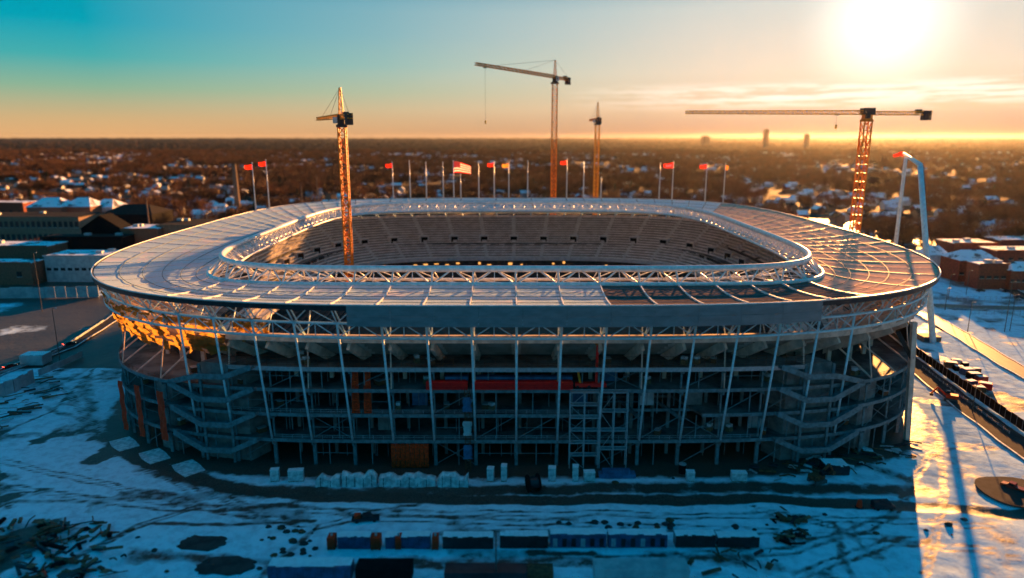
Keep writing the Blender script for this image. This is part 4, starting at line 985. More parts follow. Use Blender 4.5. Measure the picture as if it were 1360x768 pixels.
# row of wrapped blocks and odds along the facade foot
for a, b, h_, lb in ((420, 452, 3.4, 'lower part of the white wrapped stack, far left of the row'), (455, 500, 4.0, 'tall white wrapped stack, second in the row along the facade foot'), (504, 578, 3.6, 'longest white wrapped stack along the facade foot'), (582, 622, 3.6, 'white wrapped stack right of the longest one')):
    g0, g1 = G(a, 646), G(b, 646); rr_ = random.Random(a); n = max(3, int((g1.x - g0.x) / 1.1)); mb = MB(); hs_ = [h_ * rr_.uniform(.55, 1.05) for _ in range(n + 1)]; c = empty('wrapped_stack', g0, 0, lb, 'wrapped stack', 'wrapped stacks along the facade foot')
    for k in range(n + 1):
        x = (g1.x - g0.x) * k / n; jy = rr_.uniform(-.3, .3); mb.v += [(x, jy - .3, -.1), (x + rr_.uniform(-.2, .2), jy, hs_[k] * .8), (x, .9 + jy, hs_[k]), (x, 2.2, hs_[k] * .9), (x, 2.6, -.1)]
    for k in range(n):
        for j in range(4): mb.f.append((k * 5 + j, (k + 1) * 5 + j, (k + 1) * 5 + j + 1, k * 5 + j + 1))
    mb.f += [(4, 3, 2, 1, 0), tuple(n * 5 + j for j in range(5))]; mb.build('wrap', M['wrap'], c)
    mb = MB()
    for k in range(1, n, 2): mb.bar(((g1.x - g0.x) * k / n, -.45, 0), ((g1.x - g0.x) * k / n, -.1, hs_[k] * .8), .12)
    mb.build('strap', M['cardark'], c)
for px, pw, h_, lb in ((365, 2.2, 3.2, 'bright white tote at the left end of the row'), (393, 4.0, 3.0, 'pale crate behind the bright tote'), (651, 1.8, 3.6, 'pale upright crate left of the black spool'), (669, 1.5, 4.4, 'tall pale crate left of the black spool'), (733, 2.0, 3.8, 'pale crate right of the black spool'), (764, 1.6, 4.2, 'slim pale crate, second right of the black spool'), (783, 3.0, 2.6, 'low pale crate under the scaffold towers'), (917, 2.2, 2.6, 'pale crate beside the dark drum on the right'), (982, 4.0, 2.4, 'wide pale crate near the right end of the row')):
    a = G(px, 640); c = empty('pale_crate', a, random.uniform(-.2, .2), lb, 'crate', 'pale crates along the facade foot'); mb = MB(); mb.box(-pw / 2, pw / 2, 0, 1.8, .2, h_); mb.build('body', M['wrap'], c)
    mb = MB(); mb.box(-pw / 2, pw / 2, 0, 1.6, 0, .2); mb.build('pallet', M['pallet'], c); MB().box(-pw / 2 - .05, pw / 2 + .05, -.05, 1.85, h_, h_ + .15).build('snow_cap', M['snow'], c)
p = G(708, 652); c = empty('cable_spool', p, .3, 'big black cable spool in front of the facade centre', 'spool')
for x in (-1.4, 1.4): MB().tube([(x - .15, 0, 2.3), (x + .15, 0, 2.3)], 2.3, 24).build('flange', M['black'], c)
MB().tube([(-1.3, 0, 2.3), (1.3, 0, 2.3)], 1.6, 20).build('cable_winding', M['cardark'], c)
p = G(906, 628); c = empty('drum', p, 0, 'black drum beside a pale crate at the facade foot, right', 'drum'); MB().tube([(0, 0, 0), (0, 0, 2.6)], 1.0, 16).build('barrel', M['black'], c); MB().tube([(0, 0, 2.6), (0, 0, 2.75)], 1.06, 16).build('rim', M['galv'], c)
mb = MB(); p = G(820, 636); mb.box(-5, 5, 0, 2.4, 0, 1.2); mb.box(-4, 3.5, .3, 2, 1.2, 2.2); tag(mb.build('covered_pile', M['bluetarp']), 'dark blue covered pile under the right scaffold', 'covered pile').location = p
# vehicles
def vehicle(name, p, rz, ln, m, lb, cat, group=None, kind='car', lights=False):
    c = empty(name, p, rz, lb, cat, group); wd = 1.85 if kind != 'truck' else 2.3; h1, h2 = (.95, 1.5) if kind == 'car' else ((1.1, 1.9) if kind == 'pickup' else (2.2, 2.3))
    pr = {'car': [(0, .35), (0, .8), (.02 * ln, .95), (.16 * ln, 1.0), (.27 * ln, 1.45), (.62 * ln, 1.48), (.76 * ln, 1.0), (.97 * ln, .85), (ln, .6), (ln, .35)],
          'pickup': [(0, .5), (0, 1.1), (.38 * ln, 1.1), (.40 * ln, 1.85), (.66 * ln, 1.9), (.75 * ln, 1.2), (.98 * ln, 1.1), (ln, .8), (ln, .5)],
          'van': [(0, .4), (0, 2.2), (.05 * ln, 2.35), (.75 * ln, 2.35), (.88 * ln, 1.4), (.98 * ln, 1.2), (ln, .8), (ln, .4)]}[kind]
    mb = MB(); n = len(pr)
    for y in (-wd / 2, wd / 2):
        for x, z in pr: mb.v.append((x - ln / 2, y * (1.0 if z < 1.2 else .88), z))
    mb.f.append(tuple(range(n))); mb.f.append(tuple(range(2 * n - 1, n - 1, -1)))
    for k in range(n): mb.f.append((k, n + k, n + (k + 1) % n, (k + 1) % n))
    mb.build('body', m, c)
    for x in (-ln * .31, ln * .32):
        for y in (-wd / 2 + .05, wd / 2 - .05):
            o = MB().tube([(x, y - .12, .36), (x, y + .12, .36)], .37, 14).build('wheel', M['tyre'], c)
    xs_ = {'car': (.30, .60), 'pickup': (.43, .64), 'van': (.68, .80)}[kind]; zz = {'car': (1.02, 1.38), 'pickup': (1.2, 1.72), 'van': (1.4, 2.0)}[kind]
    for sy in (-1, 1):
        y = sy * (wd / 2 * .95 + .02); mb = MB(); mb.quad((xs_[0] * ln - ln / 2, y, zz[0]), (xs_[1] * ln - ln / 2, y, zz[0]), (xs_[1] * ln - ln / 2 - .15, y * .95, zz[1]), (xs_[0] * ln - ln / 2 + .12, y * .95, zz[1])); mb.build('side_window', M['glass'], c)
    for y in (-.6, .6):
        MB().box(-ln / 2 - .03, -ln / 2 + .02, y - .2, y + .2, .62, .8).build('tail_light', M['tail'] if lights else M['red'], c); MB().box(ln / 2 - .03, ln / 2 + .03, y - .2, y + .2, .55, .72).build('headlight', M['head'] if lights else M['white'], c)
    return c
c = vehicle('pickup_truck', G(486, 692), .12, 6.6, M['cardark'], 'dark pickup truck with an orange toolbox, on the snow above the container row', 'pickup truck', kind='pickup'); MB().box(.2 - 2.9, -1.2, -.8, .8, 1.1, 1.9).build('toolbox', M['orangebox'], c)
vehicle('van', G(1172, 676), .05, 5.4, M['cardark'], 'dark van on the muddy track at the right', 'van', kind='van')
p = G(1141, 674); c = empty('traffic_barrel', p, 0, 'orange barrel left of the dark van', 'barrel'); MB().tube([(0, 0, 0), (0, 0, 2.0)], [.75, .5], 12).build('barrel', M['orange'], c); MB().tube([(0, 0, 0), (0, 0, .2)], 1.0, 12).build('base', M['tyre'], c)
p = G(1345, 650); c = vehicle('pickup_truck', p, 2.2, 5.4, M['carred'], 'red pickup truck at the right edge on the dark pad', 'pickup truck', kind='pickup')
k = 0
for px, py, rz, m, lb in ((14, 489, .95, 'carred', 'red car at the left edge, tail lights glowing'), (46, 476, .95, 'carred', 'second red car from the left edge, tail lights glowing'), (92, 459, .95, 'cardark', 'dark car on the left street nearest the stadium')):
    q = G(px, py); q.z = .42; vehicle('car', q, rz, 4.7, M[m], lb, 'car', 'cars on the left street', lights=True)
for px, py, lb in ((1135, 0, 0),): pass
for px, py, rz, m, lb in ((1302, 388, .1, 'cardark', 'black car parked on the snow left of the brick buildings'), (1338, 389, -.2, 'cardark', 'black car nearest the right edge, below the brick buildings'), (1352, 397, -.2, 'cardark', 'lower black car at the right edge'), (1240, 347, .3, 'cardark', 'dark car just off the right tip of the roof'), (1322, 383, 0, 'carwhite', 'white car between two black cars at the right')):
    q = G(px, py); q.z = .3; vehicle('car', q, rz, 5.0, M[m], lb, 'car', 'cars parked on the right')
# excavator on the right foot of the facade
def excavator(p, rz, lb, m):
    c = empty('excavator', p, rz, lb, 'excavator')
    for y in (-1.3, 1.3):
        mb = MB(); mb.prism([(-2, y - .3), (2, y - .3), (2, y + .3), (-2, y + .3)], .0, .9); mb.build('crawler_track', M['track'], c)
    mb = MB(); mb.box(-2.2, 1.4, -1.3, 1.3, 1.1, 2.3); mb.build('body', m, c); mb = MB(); mb.box(.2, 1.7, -1.3, -.2, 2.3, 3.3); cb_ = mb.build('cab', M['glass'], c)
    MB().bar((1.3, .3, 1.8), (4.2, .3, 4.2), .5, .6).build('boom', m, c); MB().bar((4.2, .3, 4.2), (5.9, .3, 1.8), .4, .5).build('stick', m, c); MB().box(5.3, 6.4, -.3, .9, .9, 1.8).build('bucket', M['rust'], c)
    return c
excavator(G(1085, 640), .4, 'dark orange excavator at the right foot of the facade', M['rust'])
excavator(G(1262, 532), 2.6, 'red-orange excavator standing on the sunlit snow at the right', M['orange'])
boxthing('container', 1098, 1128, 632, 2.6, 5, M['cardark'], 'dark container by the excavator, sunlit pale end', 'container', None)
# lamp posts and wires
def lamp_post(p, h_, lb, arm=1.5, group='street lamps and site posts'):
    c = empty('lamp_post', p, 0, lb, 'lamp post', group); MB().tube([(0, 0, 0), (0, 0, h_)], [.2, .12], 8).build('post', M['cable'], c); MB().bar((0, 0, h_), (arm, 0, h_ + .2), .12).build('arm', M['cable'], c); MB().box(arm - .4, arm + .4, -.2, .2, h_ + .05, h_ + .28).build('lamp_head', M['galv'], c)
for px, pb, pt_, lb in ((659, 772, 706, 'post at the bottom edge in front of the container row'), (56, 413, 336, 'tall post on the left car park'), (80, 482, 410, 'tall post beside the left street'), (1291, 548, 512, 'thin post on the verge of the perimeter road'), (1259, 398, 365, 'post nearest the right tip of the roof'), (1283, 392, 360, 'thick dark post on the right verge'), (1341, 440, 392, 'post at the right above the access road, rightmost but one'), (1285, 441, 402, 'post on the right verge left of the side street'), (1334, 441, 375, 'tall post below the brick buildings'), (1255, 412, 383, 'short post on the sunlit verge right of the stadium')):
    q = G(px, pb); h_ = Yp(px, pt_, q.y).z; lamp_post(q, h_, lb + ', dark')
# fences
def fence(pts, h_, m, lb, step=3.0, name='fence', solid=True, z=.1):
    P_ = [G(*p) for p in pts]; c = empty(name, P_[0], 0, lb, 'fence'); mb = MB(); mp_ = []
    for a, b in zip(P_, P_[1:]):
        a = a - P_[0]; b = b - P_[0]; n = max(1, int((b - a).length / step))
        if solid: 
            for k in range(n): u = a + (b - a) * k / n; v = a + (b - a) * ((k + .97) / n); hh = h_ * (1 + .05 * math.sin(k * 2.3)); mb.bar(u + Vector((0, 0, z + hh / 2)), v + Vector((0, 0, z + hh / 2)), .12, hh)
        else:
            for zz in (.3, .65, 1.0): mb.bar(a + Vector((0, 0, zz * h_)), b + Vector((0, 0, zz * h_)), .06)
        for k in range(n + 1): mp_.append(a + (b - a) * k / n)
    mb.build('panels' if solid else 'rails', m, c)
    for q_ in mp_[:90]: MB().bar(q_, q_ + Vector((0, 0, h_ + .3)), .16).build('fence_post', M['galv'], c)
fence([(1208, 466), (1262, 505), (1320, 546), (1400, 602)], 3.4, M['black'], 'black solid hoarding along the perimeter road, right of the stadium')
fence([(-30, 397), (60, 396), (132, 395)], 6.5, M['tealfence'], 'long pale hoarding across the left, behind the dark car park', step=6)
fence([(-30, 536), (20, 522), (46, 508)], 5.0, M['tealfence'], 'pale site hoarding at the left edge, near section below the shed', step=2.5)
fence([(52, 500), (85, 486), (110, 474)], 2.6, M['tealfence'], 'low pale hoarding running up from the shed at the left', step=2.5)
fence([(0, 498), (60, 478), (105, 450), (138, 428)], 1.2, M['tealfence'], 'snow-topped barrier along the left street', step=4)
fence([(1290, 418), (1330, 419), (1420, 421)], 3.2, M['cable'], 'dark wire fence along the side street at the right', solid=False)
fence([(1240, 400), (1300, 401), (1420, 403)], 3.0, M['cable'], 'thin wire fence on the sunlit verge at the right', solid=False)
fence([(1225, 490), (1290, 540), (1340, 578)], 1.1, M['galv'], 'low grey rail inside the perimeter road', solid=False, name='guard_rail')
# shed left
boxthing('shed', 27, 57, 486, 4.2, 6, M['tealfence'], 'small pale shed with a snowy roof beside the left street', 'shed', None)
# material yard right
yard = [(1262, 488, 'rust'), (1273, 492, 'black'), (1284, 497, 'blue'), (1293, 503, 'black'), (1303, 506, 'redbrick'), (1281, 486, 'black'), (1296, 494, 'rust'), (1308, 516, 'red'), (1270, 483, 'wrap'), (1289, 512, 'blue'), (1300, 520, 'rust')]
for i, (px, py, m) in enumerate(yard):
    c = empty('site_crate', G(px, py), random.uniform(-.6, .6), 'dumped crate or box in the storage yard between the two right-hand roads', 'crate', 'crates dumped in the right-hand yard'); s_ = random.uniform(1.6, 3.0); mb = MB(); mb.box(-s_ * .8, s_ * .8, -s_ * .5, s_ * .5, 0, s_ * .8); mb.build('body', M[m], c)
    MB().box(-s_ * .6, s_ * .7, -s_ * .4, s_ * .5, s_ * .8, s_ * .8 + .15).build('snow_cap', M['snow'], c)
# heaps of scrap timber
def plank(p, ln, rz, tilt, m, lb, group, name='timber_beam', wd=.35, cat='timber'):
    mb = MB(); kk = random.random()
    if kk < .35: mb.box(-ln / 2, ln / 2, -wd / 2, wd / 2, -wd * .35, wd * .35)
    elif kk < .6: mb.bar((-ln / 2, 0, 0), (ln * .1, wd * .6, .15), wd * .5); mb.bar((ln * .1, wd * .6, .15), (ln / 2, -wd * .3, -.1), wd * .5)
    elif kk < .82: l2 = min(ln, 2.6); mb.v += [(-l2 / 2, -wd, 0), (l2 / 2, -wd * 1.2, .1), (l2 * .4, wd, .35), (-l2 * .5, wd * .8, .15), (-l2 / 2, -wd, .12), (l2 / 2, -wd * 1.2, .22), (l2 * .4, wd, .47), (-l2 * .5, wd * .8, .27)]; mb.f += [(0, 3, 2, 1), (4, 5, 6, 7), (0, 1, 5, 4), (1, 2, 6, 5), (2, 3, 7, 6), (3, 0, 4, 7)]
    else: mb.tube([(-ln / 2, 0, 0), (0, 0, .1), (ln / 2, .2, 0)], wd * .3, 7)
    o = mb.build(name, m); o.location = p; o.rotation_euler = (0, tilt, rz); tag(o, lb, cat, group)
for k in range(150):
    px = random.triangular(-30, 185, 60); py = random.uniform(693, 775); q = G(px, py); q.z = abs(random.gauss(.5, .45)) + .15
    plank(q, random.uniform(1.2, 6.0), random.uniform(0, 3.14), random.uniform(-.25, .25), M[random.choice(('wood', 'wood', 'rust', 'cardark', 'black'))], 'broken dark beam in the scrap heap at the lower left', 'beams in the lower left scrap heap', wd=random.uniform(.25, .9))
for k in range(46):
    px = random.uniform(-20, 85); py = 560 - px * .65 + random.uniform(-25, 15); q = G(px, py); q.z = .4 + random.random() * .4
    plank(q, random.uniform(2, 8), random.gauss(.6, .25), random.uniform(-.06, .06), M[random.choice(('wood', 'cardark', 'galv', 'rust'))], 'long beam stacked on the snow below the left hoarding', 'beams below the left hoarding', wd=random.uniform(.3, .8))
for k in range(60):
    px, py = random.choice(((1052, 692, 25, 10), (1050, 716, 18, 8), (970, 745, 60, 18), (1010, 705, 30, 10)))[:2] if False else random.choice([(random.gauss(1050, 14), random.gauss(692, 5)), (random.gauss(1050, 10), random.gauss(716, 4)), (random.gauss(965, 35), random.gauss(748, 10))]); q = G(px, py); q.z = .3 + random.random() * .7
    plank(q, random.uniform(1, 4.5), random.uniform(0, 3.1), random.uniform(-.2, .2), M[random.choice(('wood', 'cardark', 'rust', 'black'))], 'dark offcut in the scrap heaps at the lower right', 'offcuts in the lower right scrap heaps', wd=random.uniform(.3, 1.0))
for k in range(60):
    px, py = random.uniform(1000, 1215), 0; py = 640 - (px - 1000) * .16 + random.uniform(-18, 6); q = G(px, py); q.z = .35 + random.random() * .3
    plank(q, random.uniform(1, 6), random.gauss(-.5, .5), random.uniform(-.1, .1), M[random.choice(('wood', 'cardark', 'galv', 'rust', 'wrap'))], 'building material strewn along the right foot of the facade', 'material along the right facade foot', wd=random.uniform(.3, .9), name='loose_beam')
# lumps of snow and rubble
lm = None
def lump(p, s, m, lb, group, name='rubble_lump', cat='rubble'):
    global lm
    mb = MB(); rr_ = random.Random(int(p.x * 31 + p.y * 17)); n = 7
    for j, z in enumerate((0, .35, .7, .9)):
        for i in range(n): a = 6.283 * i / n; r_ = s * (1, .92, .6, .2)[j] * rr_.uniform(.75, 1.2); mb.v.append((r_ * math.cos(a), r_ * .8 * math.sin(a), s * z * .8))
    for j in range(3):
        for i in range(n): mb.f.append((j * n + i, j * n + (i + 1) % n, (j + 1) * n + (i + 1) % n, (j + 1) * n + i))
    mb.f.append(tuple(3 * n + i for i in range(n))); o = mb.build(name, m); o.location = p; tag(o, lb, cat, group)
for k in range(70):
    px, py = random.choice([(random.uniform(740, 900), random.gauss(697, 3)), (random.uniform(930, 1340), random.gauss(700, 14)), (random.uniform(340, 420), random.uniform(700, 740)), (random.uniform(180, 420), random.uniform(690, 760)), (random.uniform(640, 1000), random.uniform(624, 642))])
    lump(G(px, py), random.uniform(.3, 1.1), M[random.choice(('darkconc', 'rust', 'cardark', 'darkconc'))], 'dark clod or stone lying on the snow in front of the stadium', 'clods on the snow')
# pale sheets at the left corner
for px, py, lb in ((165, 590, 'snowy ground slab at the left corner, uppermost of three'), (205, 606, 'snowy ground slab at the left corner, middle of three'), (250, 622, 'snowy ground slab at the left corner, lowest of three')):
    q = G(px, py); mb = MB(); mb.prism([(-4.8, -2.6), (-1, -3.2), (4.6, -2.8), (4.9, 2.7), (0, 3.1), (-4.4, 2.9)], -.2, .22); o = mb.build('ground_slab', M['wrap']); o.location = q; o.rotation_euler.z = -.75; tag(o, lb, 'slab', 'snowy slabs at the left corner')

# ------------------------------------------------------------------ large buildings
def building(px0, px1, ytop, dist, dp, m, rm, lb, name='building', cat='building', roof='flat', rows=(), nwin=0, wm='glass', rz=0, yl=None, winh=1.6, side=0):
    a, b = Yp(px0, ytop, dist), Yp(px1, ytop, dist); h_ = a.z if roof == 'flat' else a.z; wd = b.x - a.x
    c = empty(name, ((a.x + b.x) / 2, dist, 0), rz, lb, cat); e = h_ * (.72 if roof in ('gable', 'hip') else 1) if roof != 'ridge' else h_ * .7
    mb = MB(); mb.box(-wd / 2, wd / 2, 0, dp, -.7, e)
    if roof == 'gable': mb.v += [(-wd / 2, 0, e), (wd / 2, 0, e), (0, 0, h_), (-wd / 2, dp, e), (wd / 2, dp, e), (0, dp, h_)]; n = len(mb.v) - 6; mb.f += [(n, n + 1, n + 2), (n + 4, n + 3, n + 5)]
    mb.build('wall', m, c)
    mb = MB()
    if roof == 'flat':
        mb.box(-wd / 2 - .3, wd / 2 + .3, -.3, dp + .3, e, e + .5); ro = mb.build('roof', rm, c)
        p2 = MB(); p2.bar((-wd / 2 - .4, -.4, e + .5), (wd / 2 + .4, -.4, e + .5), .35, .9); p2.build('parapet', m, ro)
        rr_ = random.Random(px0)
        for k in range(2): x = rr_.uniform(-wd * .4, wd * .4); y = rr_.uniform(dp * .3, dp * .8); MB().box(x - 2, x + 2, y - 1.5, y + 1.5, e + .5, e + 2.2).build('roof_unit', M['galv'], ro)
    elif roof == 'gable':
        for s in (-1, 1): mb.quad((s * (wd / 2 + .8), -1, e - .5), (0, -1, h_ + .1), (0, dp + 1, h_ + .1), (s * (wd / 2 + .8), dp + 1, e - .5))
        mb.build('roof', rm, c)
    else:
        i_ = min(wd, dp) * .3; P_ = [(-wd / 2 - .8, -.8, e), (wd / 2 + .8, -.8, e), (wd / 2 + .8, dp + .8, e), (-wd / 2 - .8, dp + .8, e)]; Q_ = [(-wd / 2 + i_, dp / 2, h_), (wd / 2 - i_, dp / 2, h_)]
        mb.quad(P_[0], P_[1], Q_[1], Q_[0]); mb.quad(P_[2], P_[3], Q_[0], Q_[1]); mb.tri(P_[1], P_[2], Q_[1]); mb.tri(P_[3], P_[0], Q_[0]); mb.quad(*reversed(P_)); mb.build('roof', rm, c)
    for r_ in rows:
        for k in range(nwin):
            x = -wd / 2 + wd * (k + .5) / nwin; z = e * r_; ww = min(1.6, wd / nwin * .32)
            f = MB().box(x - ww, x + ww, -.12, -.02, z - winh, z + winh).build('window', M[wm], c); MB().box(x - ww - .15, x + ww + .15, -.25, -.02, z - winh - .3, z - winh - .03).build('sill', M['galv'], f)
    return c
building(58, 170, 341, 430, 24, M['tealfence'], M['roofsnow'], 'long pale teal warehouse with a row of small dark windows, behind the left hoarding', 'warehouse', rows=(.5,), nwin=12, winh=.9)
building(105, 160, 286, 500, 14, M['black'], M['black'], 'big black gabled hall at the left, between the terraces and the stadium roof', 'hall', 'hall', roof='gable')
building(56, 162, 316, 478, 16, M['black'], M['roofdark'], 'low black annex in front of the big black gabled hall', 'annex')
building(160, 208, 305, 495, 26, M['brick'], M['roofsnow'], 'square brown brick block right of the black hall, sunlit snowy parapet', 'brick_building')
building(208, 262, 300, 505, 40, M['tan'], M['roofdark'], 'long tan block continuing the brown brick block to the right', 'brick_building')
building(-40, 104, 289, 600, 40, M['tan'], M['roofdark'], 'long brown terrace with tall dark windows at the left edge', 'terrace', rows=(.2, .72), nwin=20, winh=2.6)
building(33, 79, 264, 690, 30, M['brick'], M['roofsnow'], 'wide hip-roofed block with patchy snow, left one of the pair behind the brown terrace', 'apartment_block', roof='hip', rows=(.4,), nwin=8)
building(80, 118, 264, 700, 30, M['brick'], M['roofsnow'], 'hip-roofed block with even snow, right one of the pair behind the brown terrace', 'apartment_block', roof='hip', rows=(.4,), nwin=7)
building(132, 200, 274, 640, 40, M['black'], M['roofdark'], 'dark wide hall with a sunlit eave, behind the brick block', 'hall', 'hall', roof='hip')
building(118, 148, 266, 720, 30, M['white'], M['roofsnow'], 'curved-looking snowy roofed house left of the dark wide hall', 'building', roof='hip')
building(-60, 62, 328, 455, 22, M['brick'], M['roofsnow'], 'low brick shed with a snowy roof at the left edge, in front of the terrace', 'brick_building', rows=(.5,), nwin=5)
building(-60, 30, 270, 760, 26, M['redbrick'], M['roofsnow'], 'low red-brown building at the left edge beyond the terrace', 'brick_building', rows=(.5,), nwin=8)
building(-60, 40, 350, 420, 14, M['brick'], M['roofsnow'], 'dark low store at the left edge, next to the pale warehouse', 'store', rows=(.5,), nwin=3)
# right: red brick rows
building(1277, 1330, 335, 430, 20, M['redbrick'], M['roofsnow'], 'red brick house with a snowy pale blue roof, leftmost of the right-hand group', 'brick_building', roof='hip', rows=(.4,), nwin=6, winh=.8)
building(1345, 1420, 350, 405, 14, M['redbrick'], M['roofsnow'], 'dark red brick house nearest the side street at the right edge', 'brick_building', roof='hip', rows=(.5,), nwin=10, winh=.8)
building(1325, 1440, 334, 470, 20, M['redbrick'], M['roofsnow'], 'flat-roofed red brick block behind the nearest one at the right edge', 'brick_building', rows=(.6,), nwin=9, winh=.8)
building(1268, 1325, 324, 500, 22, M['redbrick'], M['roofsnow'], 'long low red block behind the snowy pale blue roof', 'brick_building', rows=(.6,), nwin=8, winh=.8)
building(1330, 1440, 320, 540, 24, M['redbrick'], M['roofsnow'], 'farthest flat red brick block at the right edge', 'brick_building', rows=(.6,), nwin=10, winh=.8)
building(1233, 1262, 328, 450, 12, M['white'], M['roofsnow'], 'small pale shed between the derrick and the red brick houses', 'shed', 'shed', roof='hip')
building(1302, 1340, 352, 408, 12, M['redbrick'], M['roofsnow'], 'low red brick house with a flat snowy roof beside the side street', 'brick_building', rows=(.5,), nwin=4, winh=.8)
# chimneys, masts, towers
def chimney(px, yb, yt, dist, w_, m, lb, name='chimney', cat='chimney', taper=.6):
    a, b = Yp(px, yb, dist), Yp(px, yt, dist); c = empty(name, (a.x, dist, 0), 0, lb, cat); MB().tube([(0, 0, -.7), (0, 0, b.z)], [w_, w_ * taper], 12).build('shaft', m, c); MB().tube([(0, 0, b.z), (0, 0, b.z + 1.5)], [w_ * taper * 1.15] * 2, 12).build('cap', M['ballast'], c)
chimney(313, 245, 219, 900, 4.0, M['tan'], 'brown factory chimney standing among the trees at the left')
chimney(422, 262, 234, 800, 1.3, M['tan'], 'slim sunlit spire left of the orange crane', 'spire', 'spire', .2)
chimney(401, 265, 245, 790, .9, M['tan'], 'short sunlit mast beyond the left part of the roof', 'mast', 'mast', .5)
chimney(197, 290, 268, 600, .8, M['tan'], 'sunlit mast above the dark wide hall at the left', 'mast', 'mast', .6)
def towerblock(px, yt, dist, wpx, lb, m):
    b = Yp(px, yt, dist); w_ = wpx / F_PX * dist; c = empty('tower_block', (b.x, dist, 0), .3, lb, 'tower block'); MB().box(-w_ / 2, w_ / 2, -w_ / 2, w_ / 2, -.7, b.z * .94).build('wall', m, c); MB().box(-w_ * .3, w_ * .3, -w_ * .3, w_ * .3, b.z * .94, b.z).build('roof', m, c)
towerblock(1018, 171, 5200, 5, 'tall dark tower block on the horizon, left and taller of two', M['tower']); towerblock(1072, 178, 5200, 5, 'dark tower block on the horizon, right and lower of two', M['tower'])
towerblock(937, 180.5, 7000, 8, 'wide pale block faint on the horizon', M['tower'])

# ------------------------------------------------------------------ the neighbourhood
def hidden(x, y, z):
    px, py = proj(x, y, z)
    if px < -40 or px > 1400: return True
    if 120 < px < 1255:
        ex = abs((px - 686) / 561)
        yrim = 366 - 103 * max(0, 1 - ex ** 3.4) ** (1 / 2.1)
        if py > yrim + 6: return True
    return False
def clear(x, y):
    if y < 560 and -150 < x < 330 : return False
    if x < 0 and y < 790 and x < -.38 * y * 1.0: return (y > 560 and x > -.62 * y) if y > 545 else False
    if x > 0 and y < 560 and x > .5 * y: return False
    return True
def house_proto(wd, dp, hh, rh, wallm, roofm, l_shape=False):
    c = empty('house', (0, 0, 0)); mb = MB(); mb.box(-wd / 2, wd / 2, -dp / 2, dp / 2, -.8, hh)
    mb.v += [(-wd / 2, -dp / 2, hh), (-wd / 2, dp / 2, hh), (-wd / 2, 0, hh + rh), (wd / 2, -dp / 2, hh), (wd / 2, dp / 2, hh), (wd / 2, 0, hh + rh)]; n = len(mb.v) - 6; mb.f += [(n, n + 2, n + 1), (n + 3, n + 4, n + 5)]
    mb.build('wall', wallm, c); mb = MB()
    for s in (-1, 1): mb.bar((0, s * (dp / 4 + .25), hh + rh / 2 - .05), (0.01, s * (dp / 4 + .25), hh + rh / 2 - .05), .1) if False else mb.quad((-wd / 2 - .5, s * (dp / 2 + .5), hh - rh * .1), (wd / 2 + .5, s * (dp / 2 + .5), hh - rh * .1), (wd / 2 + .5, 0, hh + rh + .12), (-wd / 2 - .5, 0, hh + rh + .12))
    if l_shape: mb.quad((-2, -dp / 2 - 4, hh - .4), (0, -dp / 2 - 4, hh + rh * .7), (0, 0, hh + rh * .7), (-2.6, -dp / 2, hh - .4)); mb.quad((2.6, -dp / 2 - 4, hh - .4), (0, -dp / 2 - 4, hh + rh * .7), (0, 0, hh + rh * .7), (2.6, -dp / 2, hh - .4))
    r_ = mb.build('roof', roofm, c); MB().box(wd * .2, wd * .2 + .9, -.5, .5, hh + rh * .5, hh + rh + 1.2).build('chimney', M['brick'], r_)
    for x in (-wd * .28, wd * .22):
        for z in ([1.6, 4.3] if hh > 4.5 else [1.6]):
            MB().box(x - .7, x + .7, -dp / 2 - .08, -dp / 2 - .01, z - .6, z + .7).build('window', M['glass'], c)
    if l_shape: mb = MB(); mb.box(-2.2, 2.2, -dp / 2 - 3.6, -dp / 2, -.8, hh - .3); mb.build('porch', wallm, c)
    return c
M['roofsn2'] = mat('thick_snow_roof', (0.78, 0.81, 0.84), (0.45, 0.46, 0.47), 0.75, 0, 0.2, lo=.3, hi=.4)
protos = [(house_proto(12, 9, 5.6, 3.2, M['white'], M['roofsn2']), 'white clapboard house with a snow-covered gable roof in the tree-filled suburb'),
          (house_proto(14, 10, 5.4, 3.6, M['brick'], M['roofsnow'], True), 'brick house with a patchy snow roof and front porch in the tree-filled suburb'),
          (house_proto(10, 9, 5.8, 4.0, M['tan'], M['roofdark']), 'tan house with a dark bare roof in the tree-filled suburb'),
          (house_proto(18, 11, 3.4, 2.8, M['white'], M['roofsn2']), 'long single-storey pale house with a snow-covered roof in the tree-filled suburb'),
          (house_proto(11, 10, 6.0, 3.8, M['redbrick'], M['roofsnow'], True), 'tall red brick house with a patchy snow roof in the tree-filled suburb')]
cand = []
for by in np.arange(430, 4200, 62):
    for bx in np.arange(-2.9, 2.9, .0001 + 23 / 1500) * 1500:
        x = bx + rng.normal() * 3; y = by + rng.normal() * 4 + (12 if int(bx / 23) % 2 else -12) + .12 * bx
        if y < 420 or abs(x) > .8 * y + 60: continue
        if rng.random() < .30: continue
        if not clear(x, y): continue
        cand.append((math.hypot(x, y), x, y))
cand.sort(); used = [False] * 5; far_h = []; near_h = []
for d, x, y in cand:
    if hidden(x, y, 9): continue
    if len(near_h) < 225: near_h.append((x, y))
    else: far_h.append((x, y))
def spot(px, py, lo=0):
    q = G(px, py); return (q.x, q.y)
